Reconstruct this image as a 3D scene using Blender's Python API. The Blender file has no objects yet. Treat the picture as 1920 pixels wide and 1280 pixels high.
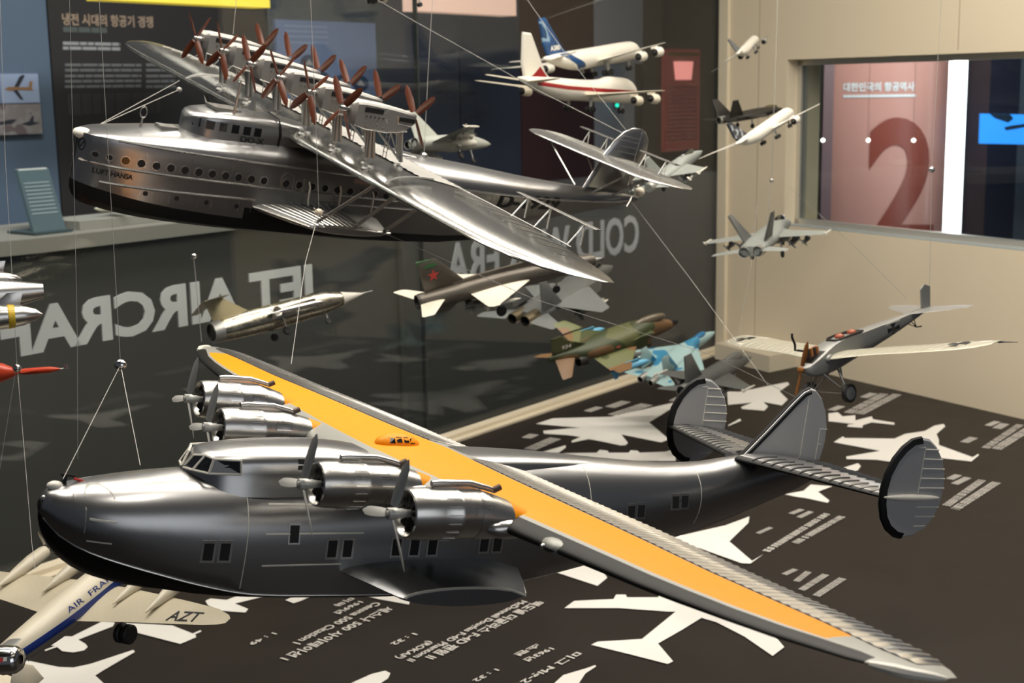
import bpy, math, random
import numpy as np
from mathutils import Vector, Matrix, Euler
from mathutils.bvhtree import BVHTree

random.seed(7)
C = bpy.context.scene.collection
PI = math.pi
R = math.radians

# ------------------------------------------------------------------ camera
FPX = 2600.0                       # focal length in pixels of the 1920 px frame
PITCH, ROLL, EYE = R(10.35), R(0.9), 1.0
fw = Vector((0, math.cos(PITCH), -math.sin(PITCH)))
r0 = Vector((1, 0, 0))
u0 = Vector((0, math.sin(PITCH), math.cos(PITCH)))
rv = math.cos(ROLL) * r0 - math.sin(ROLL) * u0
uv = math.sin(ROLL) * r0 + math.cos(ROLL) * u0
EYEP = Vector((0, 0, EYE))
cam = bpy.data.cameras.new('camera')
camo = bpy.data.objects.new('camera', cam)
C.objects.link(camo)
camo.matrix_world = Matrix((
    (rv.x, uv.x, -fw.x, 0), (rv.y, uv.y, -fw.y, 0), (rv.z, uv.z, -fw.z, EYE), (0, 0, 0, 1)))
cam.sensor_width = 36
cam.lens = FPX / 1920 * 36
cam.clip_start = 0.02
cam.dof.use_dof = True
cam.dof.focus_distance = 1.5
cam.dof.aperture_fstop = 14
bpy.context.scene.camera = camo

# ------------------------------------------------------------------ view, world, lights
sc = bpy.context.scene
sc.view_settings.view_transform = 'Standard'
sc.view_settings.look = 'None'
sc.view_settings.gamma = 1
sc.view_settings.use_curve_mapping = False
sc.view_settings.exposure = 0.25
w = bpy.data.worlds.new('room_air')
sc.world = w
w.use_nodes = True
w.node_tree.nodes['Background'].inputs['Color'].default_value = (0.62, 0.68, 0.8, 1)
w.node_tree.nodes['Background'].inputs['Strength'].default_value = 0.07

def area(name, loc, to, sx, sy, power, col=(1, .9, .76), shape='RECTANGLE', spread=180):
    l = bpy.data.lights.new(name, 'AREA')
    l.shape = shape; l.size = sx; l.size_y = sy; l.energy = power; l.color = col; l.spread = R(spread)
    o = bpy.data.objects.new(name, l); C.objects.link(o)
    o.location = loc
    o.rotation_euler = (Vector(to) - Vector(loc)).to_track_quat('-Z', 'Y').to_euler()
    return o

WARM = (1, .92, .81)
area('case_strip_light', (-.1, 1.72, 2.25), (-.1, 1.72, 0), 3.2, .16, 25, WARM)
area('case_strip_light', (.15, 2.6, 2.25), (.15, 2.6, 0), 3.4, .16, 27, WARM)
area('case_strip_light', (.65, 3.5, 2.25), (.65, 3.5, 0), 2.4, .16, 30, WARM)
for i, (x, y) in enumerate([(.9, 1.7), (-.5, 1.95), (.3, 2.1), (.75, 2.7), (.25, 1.0), (-.8, 1.3)]):
    area('case_spotlight', (x, y, 2.24), (x, y, 0), .07, .07, 3.2, (1, .93, .84), 'DISK', 150)
area('aisle_wall_washer', (-1.55, 4.0, 3.2), (-3.0, 5.8, .7), 1.8, .2, 25, (.92, .95, 1), spread=110)  # unseen fill added to brighten the far panels, aimed away from the case
area('aisle_wall_washer', (.1, 5.6, 3.2), (-1.3, 7.4, .7), 1.8, .2, 30, (.95, .95, 1), spread=110)  # second added fill for the far panels
area('aisle_counter_light', (-1.25, 3.95, 2.9), (-1.9, 4.9, .4), 1.6, .15, 9, (1, .92, .82), spread=100)  # unseen fill added over the counter
area('visitor_hall_light', (2.6, -2.0, 1.5), (.3, 1.6, .6), 3.2, 2.0, 20, (.92, .95, 1))  # fill added behind the camera so fins and hull sides catch light

# ------------------------------------------------------------------ rays: measuring points on real planes
def ray(px, py):
    return fw + (px - 960) / FPX * rv - (py - 640) / FPX * uv
def on_z(px, py, z=0.0):
    d = ray(px, py); return EYEP + d * ((z - EYE) / d.z)
def on_plane(px, py, p, n):
    d = ray(px, py); return EYEP + d * ((p - EYEP).dot(n) / d.dot(n))
def at_depth(px, py, depth):
    return EYEP + ray(px, py) * depth

# ------------------------------------------------------------------ materials
MATS = {}
def mat(name, col, rough=.5, metal=0., spec=.5, emit=None, estr=1., coat=0., alpha=None):
    if name in MATS: return MATS[name]
    m = bpy.data.materials.new(name); m.use_nodes = True
    b = m.node_tree.nodes['Principled BSDF']
    b.inputs['Base Color'].default_value = (*col, 1)
    b.inputs['Roughness'].default_value = rough
    b.inputs['Metallic'].default_value = metal
    b.inputs['Specular IOR Level'].default_value = spec
    if coat: b.inputs['Coat Weight'].default_value = coat
    if emit:
        b.inputs['Emission Color'].default_value = (*emit, 1)
        b.inputs['Emission Strength'].default_value = estr
    MATS[name] = m
    return m
def noise_rough(m, scale=40, amt=.08, bump=0.0, colvar=0.0):
    """break up roughness (and a little colour) with an object-space noise"""
    nt = m.node_tree; b = nt.nodes['Principled BSDF']
    tc = nt.nodes.new('ShaderNodeTexCoord'); nz = nt.nodes.new('ShaderNodeTexNoise')
    nz.inputs['Scale'].default_value = scale; nz.inputs['Detail'].default_value = 4
    nt.links.new(tc.outputs['Object'], nz.inputs['Vector'])
    mr = nt.nodes.new('ShaderNodeMapRange')
    r = b.inputs['Roughness'].default_value
    mr.inputs['To Min'].default_value = max(.02, r - amt); mr.inputs['To Max'].default_value = r + amt
    nt.links.new(nz.outputs['Fac'], mr.inputs['Value']); nt.links.new(mr.outputs['Result'], b.inputs['Roughness'])
    if bump:
        bp = nt.nodes.new('ShaderNodeBump'); bp.inputs['Strength'].default_value = bump; bp.inputs['Distance'].default_value = .002
        nt.links.new(nz.outputs['Fac'], bp.inputs['Height']); nt.links.new(bp.outputs['Normal'], b.inputs['Normal'])
    if colvar:
        c = b.inputs['Base Color'].default_value[:3]
        mx = nt.nodes.new('ShaderNodeMix'); mx.data_type = 'RGBA'
        mx.inputs[6].default_value = (*[v * (1 - colvar) for v in c], 1)
        mx.inputs[7].default_value = (*[min(1, v * (1 + colvar)) for v in c], 1)
        nt.links.new(nz.outputs['Fac'], mx.inputs[0]); nt.links.new(mx.outputs[2], b.inputs['Base Color'])
    return m
def blotch(name, cols, scale, rough=.5, metal=0., stretch=(1, 1, 1), detail=2.):
    """camouflage: noise through a stepped ramp, in object space"""
    m = mat(name, cols[0], rough, metal); nt = m.node_tree; b = nt.nodes['Principled BSDF']
    tc = nt.nodes.new('ShaderNodeTexCoord'); mp = nt.nodes.new('ShaderNodeMapping')
    mp.inputs['Scale'].default_value = stretch
    nz = nt.nodes.new('ShaderNodeTexNoise'); nz.inputs['Scale'].default_value = scale; nz.inputs['Detail'].default_value = detail
    rp = nt.nodes.new('ShaderNodeValToRGB'); rp.color_ramp.interpolation = 'EASE'
    el = rp.color_ramp.elements
    n = len(cols)
    el[0].position = .30; el[0].color = (*cols[0], 1); el[1].position = .70; el[1].color = (*cols[-1], 1)
    pos = [.40 + .20 * k / max(1, n - 1) for k in range(n)]
    for k in range(1, n - 1):
        e = el.new(pos[k]); e.color = (*cols[k], 1)
    rp.color_ramp.interpolation = 'CONSTANT'
    el = rp.color_ramp.elements
    for k, e in enumerate(el): e.position = pos[k] if k else 0.0
    nt.links.new(tc.outputs['Object'], mp.inputs['Vector']); nt.links.new(mp.outputs['Vector'], nz.inputs['Vector'])
    nt.links.new(nz.outputs['Fac'], rp.inputs['Fac']); nt.links.new(rp.outputs['Color'], b.inputs['Base Color'])
    return m

SILVER = noise_rough(mat('silver_paint', (.37, .37, .368), .29, .95), 1.2, .015)
SILVER2 = noise_rough(mat('bright_silver_paint', (.56, .55, .52), .27, .94), 1.2, .012)
WINGS = noise_rough(mat('wing_silver_paint', (.40, .395, .375), .22, .97), 1.2, .012)
SILVERD = noise_rough(mat('dull_silver_paint', (.42, .42, .40), .42, .75), 1.5, .02)
CHROME = mat('polished_metal', (.78, .77, .74), .14, 1.)
BLACK = mat('black_paint', (.006, .006, .006), .5, 0, .25)
RUBBER = mat('black_rubber', (.012, .012, .012), .55)
DARK = mat('dark_recess', (.008, .007, .007), .6)
DGLASS = mat('dark_glazing', (.01, .012, .013), .08, 0, .8)
ORANGE = noise_rough(mat('orange_paint', (.84, .30, .002), .5, 0, .25), 4, .05)
GREYP = mat('grey_paint', (.34, .34, .31), .45, .3)
WOOD = noise_rough(mat('red_brown_wood', (.11, .030, .013), .32, 0, .5), 6, .05, colvar=.25)
WOODL = noise_rough(mat('amber_wood', (.33, .13, .035), .3, 0, .5), 6, .05, colvar=.3)
WHITE = mat('white_paint', (.78, .75, .66), .35)
CREAMW = mat('cream_paint', (.74, .68, .54), .4)
FINS = noise_rough(mat('fin_silver_paint', (.58, .58, .58), .42, .45), 3, .05)  # paler, less metallic copy of the silver, brightening the fins in place of light
BLADE = mat('matt_aluminium', (.58, .58, .54), .42, .25)
WIRE = mat('nylon_thread', (.42, .41, .38), .35, .2)
INK = mat('black_ink', (.008, .008, .008), .5)

# ------------------------------------------------------------------ mesh builder
class MB:
    def __init__(s): s.v = []; s.f = []; s.m = []
    def add(s, vs, fs, mi=0):
        o = len(s.v); s.v += [tuple(v) for v in vs]
        for k, f in enumerate(fs):
            s.f.append(tuple(i + o for i in f)); s.m.append(mi[k] if isinstance(mi, (list, tuple)) else mi)
        return s
    def loft(s, rings, cap0=True, cap1=True, mi=0, closed=True):
        n = len(rings[0]); vs = [p for r in rings for p in r]; fs = []; ms = []
        fn = mi if callable(mi) else (lambda i, j: mi)
        for i in range(len(rings) - 1):
            for j in range(n if closed else n - 1):
                k = (j + 1) % n
                fs.append((i * n + j, i * n + k, (i + 1) * n + k, (i + 1) * n + j)); ms.append(fn(i, j))
        if cap0: fs.append(tuple(range(n))[::-1]); ms.append(fn(0, 0))
        if cap1: fs.append(tuple((len(rings) - 1) * n + j for j in range(n))); ms.append(fn(len(rings) - 2, 0))
        return s.add(vs, fs, ms)
    def box(s, a, b, mi=0):
        x0, y0, z0 = a; x1, y1, z1 = b
        return s.add([(x0, y0, z0), (x1, y0, z0), (x1, y1, z0), (x0, y1, z0), (x0, y0, z1), (x1, y0, z1), (x1, y1, z1), (x0, y1, z1)],
                     [(0, 3, 2, 1), (4, 5, 6, 7), (0, 1, 5, 4), (1, 2, 6, 5), (2, 3, 7, 6), (3, 0, 4, 7)], mi)
    def obox(s, o, ax, ay, az, mi=0):
        """box from corner o along three edge vectors"""
        o, ax, ay, az = map(Vector, (o, ax, ay, az))
        vs = [o, o + ax, o + ax + ay, o + ay, o + az, o + ax + az, o + ax + ay + az, o + ay + az]
        return s.add(vs, [(0, 3, 2, 1), (4, 5, 6, 7), (0, 1, 5, 4), (1, 2, 6, 5), (2, 3, 7, 6), (3, 0, 4, 7)], mi)
    def tube(s, pts, r, n=8, mi=0, cap=True, flat=1.0):
        pts = [Vector(p) for p in pts]; rs = r if isinstance(r, (list, tuple)) else [r] * len(pts)
        rings = []; ref = None
        for i, p in enumerate(pts):
            t = (pts[min(i + 1, len(pts) - 1)] - pts[max(i - 1, 0)]).normalized()
            if ref is None: ref = Vector((0, 0, 1)) if abs(t.z) < .9 else Vector((1, 0, 0))
            a = t.cross(ref).normalized(); b = a.cross(t); ref = b
            rings.append([p + (a * math.cos(2 * PI * k / n) + b * math.sin(2 * PI * k / n) * flat) * rs[i] for k in range(n)])
        return s.loft(rings, cap, cap, mi)
    def lathe(s, prof, o=(0, 0, 0), ax=(1, 0, 0), n=24, mi=0, sy=1., cap0=False, cap1=False):
        """profile [(t along axis, r)]"""
        o = Vector(o); ax = Vector(ax).normalized()
        ref = Vector((0, 0, 1)) if abs(ax.z) < .9 else Vector((1, 0, 0))
        a = ax.cross(ref).normalized(); b = a.cross(ax)
        rings = [[o + ax * t + (a * math.cos(2 * PI * k / n) + b * math.sin(2 * PI * k / n) * sy) * r for k in range(n)] for t, r in prof]
        return s.loft(rings, cap0, cap1, mi)
    def ball(s, o, rx, ry=None, rz=None, n=16, m=10, mi=0):
        ry = ry or rx; rz = rz or rx; o = Vector(o)
        rings = [[o + Vector((-rx * math.cos(PI * i / m), ry * math.sin(PI * i / m) * math.cos(2 * PI * k / n), rz * math.sin(PI * i / m) * math.sin(2 * PI * k / n))) for k in range(n)] for i in range(m + 1)]
        return s.loft(rings, False, False, mi)
    def prism(s, poly, d, mi=0):
        """closed polygon of 3-D points extruded by vector d"""
        n = len(poly); d = Vector(d); poly = [Vector(p) for p in poly]
        vs = poly + [p + d for p in poly]
        return s.add(vs, [tuple(range(n))[::-1], tuple(range(n, 2 * n))] + [(i, (i + 1) % n, n + (i + 1) % n, n + i) for i in range(n)], mi)
    def mirror(s):
        o = MB(); o.v = [(x, -y, z) for x, y, z in s.v]; o.f = [f[::-1] for f in s.f]; o.m = list(s.m); return o
    def moved(s, M):
        o = MB(); o.v = [tuple(M @ Vector(v)) for v in s.v]; o.f = list(s.f); o.m = list(s.m); return o
    def join(s, o):
        return s.add(o.v, o.f, o.m)
    def build(s, name, mats, parent=None, smooth=40, label=None):
        if not isinstance(mats, (list, tuple)): mats = [mats]
        me = bpy.data.meshes.new(name)
        me.from_pydata(s.v, [], s.f); me.validate()
        for m in mats: me.materials.append(m)
        if len(me.polygons) == len(s.m): me.polygons.foreach_set('material_index', s.m)
        import bmesh
        bm = bmesh.new(); bm.from_mesh(me)
        bmesh.ops.remove_doubles(bm, verts=bm.verts, dist=1e-5)
        bmesh.ops.recalc_face_normals(bm, faces=bm.faces)
        bm.to_mesh(me); bm.free()
        if smooth:
            me.polygons.foreach_set('use_smooth', [True] * len(me.polygons))
            me.set_sharp_from_angle(angle=R(smooth))
        o = bpy.data.objects.new(name, me); C.objects.link(o)
        if parent: o.parent = parent
        if label: o['label'] = label
        return o

def thing(name, label, cat, group=None, loc=(0, 0, 0), ypr=(0, 0, 0), S=1.):
    o = bpy.data.objects.new(name, None); C.objects.link(o)
    o.empty_display_size = .05
    o.location = loc; o.rotation_euler = (R(ypr[2]), R(ypr[1]), R(ypr[0])); o.scale = (S, S, S)
    o['label'] = label; o['category'] = cat
    if group: o['group'] = group
    return o
def tag(o, label, cat, group=None):
    o['label'] = label; o['category'] = cat
    if group: o['group'] = group
    return o
def struct(o):
    o['kind'] = 'structure'; return o

def interp(tab, x):
    """table rows (x, a, b, ...) -> values at x by smooth (Catmull) interpolation"""
    if x <= tab[0][0]: return list(tab[0][1:])
    if x >= tab[-1][0]: return list(tab[-1][1:])
    for i in range(len(tab) - 1):
        if tab[i][0] <= x <= tab[i + 1][0]:
            p0 = tab[max(i - 1, 0)]; p1 = tab[i]; p2 = tab[i + 1]; p3 = tab[min(i + 2, len(tab) - 1)]
            h = p2[0] - p1[0]; t = (x - p1[0]) / h; out = []
            for k in range(1, len(p1)):
                m1 = (p2[k] - p0[k]) / (p2[0] - p0[0]) * h; m2 = (p3[k] - p1[k]) / (p3[0] - p1[0]) * h
                out.append((2 * t**3 - 3 * t**2 + 1) * p1[k] + (t**3 - 2 * t**2 + t) * m1 + (-2 * t**3 + 3 * t**2) * p2[k] + (t**3 - t**2) * m2)
            return out

# airfoil half thickness at chord fraction
def foil(u): return 5 * (.2969 * math.sqrt(max(u, 0)) - .126 * u - .3516 * u**2 + .2843 * u**3 - .1036 * u**4)
U0 = [0, .006, .02, .05, .1, .18, .28, .4, .52, .64, .76, .88, 1.]
def wing_mb(secs, us=None, camber=.02, zone=None, mb=None):
    """secs: (y, x_le, chord, z, t/c[, us]); ring runs TE->upper->LE->lower->TE"""
    mb = mb or MB(); rings = []; U = None
    for sct in secs:
        y, xl, c, z, t = sct[:5]; us_ = sct[5] if len(sct) > 5 else (us or U0)
        U = us_
        up = [(xl + c * u, y, z + c * (camber * 4 * u * (1 - u) + t * foil(u))) for u in us_]
        lo = [(xl + c * u, y, z + c * (camber * 4 * u * (1 - u) - t * foil(u) * .8)) for u in us_]
        rings.append(up[::-1] + lo[1:])
    n = len(U)
    if zone: fn = lambda i, j: zone(i, (n - 2 - j) if j < n - 1 else (j - n + 1), j < n - 1)
    else: fn = 0
    mb.loft(rings, True, True, fn)
    return mb

def blade_mb(r, chord, ang, x0, yc, zc, twist=.5, mb=None, mi=0, t=.12, n=7, root=.14, tipround=True):
    """one propeller blade in the y-z plane about (yc,zc), axis x"""
    mb = mb or MB(); rings = []
    ca, sa = math.cos(ang), math.sin(ang)
    for k in range(n):
        q = root + (1 - root) * k / (n - 1)
        cw = chord * (.55 + 1.3 * q - 1.25 * q**2.2) * (1 if k < n - 1 or not tipround else .25)
        th = cw * t * (1.6 - q)
        tw = twist * (1.3 - .75 * q)
        rr = r * q; ring = []
        for (a, b) in [(-.5, 0), (-.2, .5), (.2, .45), (.5, 0), (.2, -.3), (-.2, -.3)]:
            e = a * cw; h = b * th * 2
            ex, et = e * math.sin(tw) + h * math.cos(tw), e * math.cos(tw) - h * math.sin(tw)
            ring.append((x0 + ex, yc + ca * rr - sa * et, zc + sa * rr + ca * et))
        rings.append(ring)
    mb.loft(rings, True, True, mi); return mb

def fin_mb(poly, y, t, inset=.82, mi=0):
    """lens-section fin from an (x, z) outline at span station y"""
    cx = sum(p[0] for p in poly) / len(poly); cz = sum(p[1] for p in poly) / len(poly)
    sm = [(cx + (x - cx) * inset, cz + (z - cz) * inset) for x, z in poly]
    rings = [[(x, y - t / 2, z) for x, z in sm], [(x, y - t * .12, z) for x, z in poly], [(x, y + t * .12, z) for x, z in poly], [(x, y + t / 2, z) for x, z in sm]]
    return MB().loft(rings, True, True, mi)
def boot_mb(pts, cen, wdt, y, t, grow=.05):
    """black leading-edge boot following (x,z) points, wrapping inwards towards cen"""
    rings = []
    for k, (x, z) in enumerate(pts):
        a = pts[max(k - 1, 0)]; b = pts[min(k + 1, len(pts) - 1)]
        nx, nz = -(b[1] - a[1]), (b[0] - a[0]); l = math.hypot(nx, nz) or 1; nx /= l; nz /= l
        if (cen[0] - x) * nx + (cen[1] - z) * nz < 0: nx, nz = -nx, -nz
        xo, zo = x - nx * grow, z - nz * grow; xi, zi = x + nx * wdt, z + nz * wdt
        rings.append([(xo, y, zo), (x, y - t * .3, z), (xi, y - t * .56, zi), (xi, y + t * .56, zi), (x, y + t * .3, z)])
    return MB().loft(rings, True, True)

# ------------------------------------------------------------------ surface decals
class Surf:
    def __init__(s, *objs):
        vs = []; fs = []
        for o in objs:
            k = len(vs); me = o.data
            vs += [v.co.copy() for v in me.vertices]; fs += [[i + k for i in p.vertices] for p in me.polygons]
        s.t = BVHTree.FromPolygons(vs, fs)
    def hit(s, p, d):
        h = s.t.ray_cast(Vector(p), Vector(d)); return h[0]
def decal(mb, surf, poly, side, off=.02, axis='y', depth=.03, mi=0, far=30):
    """poly of (x, z) (side view, axis y) or (x, y) (top view, axis z) laid on the surface as a thin plate"""
    out = []; inn = []; hits = []; k = {'y': 1, 'z': 2, 'x': 0}[axis]
    for a, b in poly:
        if axis == 'y': p = (a, side * far, b); d = (0, -side, 0)
        elif axis == 'z': p = (a, b, side * far); d = (0, 0, -side)
        else: p = (side * far, a, b); d = (-side, 0, 0)
        hits.append((surf.hit(p, d), p))
    ok = [h for h, p in hits if h is not None]
    if len(ok) * 2 < len(poly): return mb
    mean = sum(h[k] for h in ok) / len(ok)
    for h, p in hits:
        if h is None: h = Vector(p); h[k] = mean
        d = Vector(d); out.append(h - d * off); inn.append(h + d * depth)
    n = len(poly)
    mb.add(out + inn, [tuple(range(n)), tuple(range(n, 2 * n))[::-1]] + [(i, n + i, n + (i + 1) % n, (i + 1) % n) for i in range(n)], mi)
    return mb
def band(mb, surf, x0, x1, f0, f1, side, nx=24, nz=5, off=.04):
    """a painted band between two curves z = f0(x), f1(x), laid down in small plates"""
    for k in range(nx):
        xa = x0 + (x1 - x0) * k / nx; xb = x0 + (x1 - x0) * (k + 1) / nx
        for j in range(nz):
            q = lambda x, t: f0(x) + (f1(x) - f0(x)) * t
            decal(mb, surf, [(xa, q(xa, j / nz)), (xb, q(xb, j / nz)), (xb, q(xb, (j + 1) / nz)), (xa, q(xa, (j + 1) / nz))], side, off)
    return mb
def line_part(surf, pts, wdt, side, off, m, parent, seg=10):
    mb = strip(MB(), surf, pts, wdt, side, off, seg=seg)
    if mb.v: mb.build('panel_line', m, parent, 0)
def strip(mb, surf, pts, wdt, side, off=.02, mi=0, axis='y', seg=10):
    """a thin raised line over surface points"""
    q = []
    for k in range(len(pts) - 1):
        for i in range(seg): q.append((pts[k][0] + (pts[k + 1][0] - pts[k][0]) * i / seg, pts[k][1] + (pts[k + 1][1] - pts[k][1]) * i / seg))
    q.append(pts[-1])
    for k in range(len(q) - 1):
        (x0, z0), (x1, z1) = q[k], q[k + 1]; l = math.hypot(x1 - x0, z1 - z0) or 1
        nx, nz = -(z1 - z0) / l * wdt / 2, (x1 - x0) / l * wdt / 2
        decal(mb, surf, [(x0 - nx, z0 - nz), (x1 - nx, z1 - nz), (x1 + nx, z1 + nz), (x0 + nx, z0 + nz)], side, off, axis, .02, mi)
    return mb

_tcache = {}
def text_mesh(body, bold=0.0, res=3):
    """(verts 2-D, faces, width, height box) of a string set in Blender's own font"""
    key = (body, bold, res)
    if key in _tcache: return _tcache[key]
    cu = bpy.data.curves.new('lettering', 'FONT'); cu.body = body; cu.size = 1; cu.offset = bold; cu.resolution_u = res
    ob = bpy.data.objects.new('lettering', cu); C.objects.link(ob)
    dg = bpy.context.evaluated_depsgraph_get(); dg.update()
    me = bpy.data.meshes.new_from_object(ob.evaluated_get(dg))
    vs = [(v.co.x, v.co.y) for v in me.vertices]; fs = [tuple(p.vertices) for p in me.polygons]
    bpy.data.objects.remove(ob); bpy.data.curves.remove(cu); bpy.data.meshes.remove(me)
    xs = [v[0] for v in vs]; ys = [v[1] for v in vs]
    x0, x1, y0, y1 = min(xs), max(xs), min(ys), max(ys)
    vs = [((x - x0) / (x1 - x0), (y - y0) / (y1 - y0)) for x, y in vs]
    _tcache[key] = (vs, fs, x1 - x0, y1 - y0); return _tcache[key]
def text_plate(mb, body, o, ax, ay, th, bold=.0, mi=0):
    """text filling the parallelogram o, o+ax, o+ay, with thickness vector th"""
    vs, fs, w_, h_ = text_mesh(body, bold); o, ax, ay, th = map(Vector, (o, ax, ay, th))
    a = [o + ax * x + ay * y for x, y in vs]; n = len(a)
    mb.add(a + [p + th for p in a], [f for f in fs] + [tuple(i + n for i in f)[::-1] for f in fs], mi)
    ed = {}
    for f in fs:
        for i in range(len(f)):
            e = (f[i], f[(i + 1) % len(f)]); ed[e] = 1
    mb.add(a + [p + th for p in a], [(i, j, j + n, i + n) for (i, j) in ed if (j, i) not in ed], mi)
    return mb
def text_decal(mb, surf, body, x0, x1, z0, z1, side, off=.025, bold=.0, flip=False, slope=0., axis='y', mi=0):
    vs, fs, w_, h_ = text_mesh(body, bold); out = []; ok = True
    for x, y in vs:
        a = x0 + (x1 - x0) * x; b = z0 + (z1 - z0) * y + slope * (x1 - x0) * x
        if axis == 'y': h = surf.hit((a, side * 30, b), (0, -side, 0)); d = Vector((0, -side, 0))
        else: h = surf.hit((a, b, side * 30), (0, 0, -side)); d = Vector((0, 0, -side))
        if h is None: return mb
        out.append(h - d * off)
    mb.add(out, fs, mi); return mb
# ================================================================== orange-winged flying boat
def hull_ring(x, kz, cz, hc, hw, tz, n_exp=2.3, zmf=.42, nside=3, ntop=8):
    zm = cz + zmf * (tz - cz)
    half = [(0, kz), (hc * .66, kz + (cz - kz) * .36), (hc, cz)]
    for k in range(1, nside + 1):
        t = k / nside
        half.append((hc + (hw - hc) * math.sin(t * PI / 2), cz + (zm - cz) * t))
    for k in range(1, ntop + 1):
        a = k / ntop * PI / 2
        half.append((hw * max(0, math.cos(a)) ** (2 / n_exp), zm + (tz - zm) * math.sin(a) ** (2 / n_exp)))
    ring = [(x, y, z) for y, z in half]
    return ring + [(x, -y, z) for y, z in half[-2:0:-1]]

def window_mb(mbp, mbf, surf, x, z, wd, hh, side, lean=0., fr=.06, round_=False):
    """dark pane and lighter frame of one window on a hull side"""
    def rect(e):
        if round_:
            return [(x + (wd / 2 + e) * math.cos(2 * PI * k / 14), z + (hh / 2 + e) * math.sin(2 * PI * k / 14)) for k in range(14)]
        return [(x - wd / 2 - e - lean, z - hh / 2 - e), (x + wd / 2 + e - lean, z - hh / 2 - e), (x + wd / 2 + e + lean, z + hh / 2 + e), (x - wd / 2 - e + lean, z + hh / 2 + e)]
    if mbf is not None: decal(mbf, surf, rect(fr), side, .025)
    decal(mbp, surf, rect(0), side, .045 if mbf is not None else .03)

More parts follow.
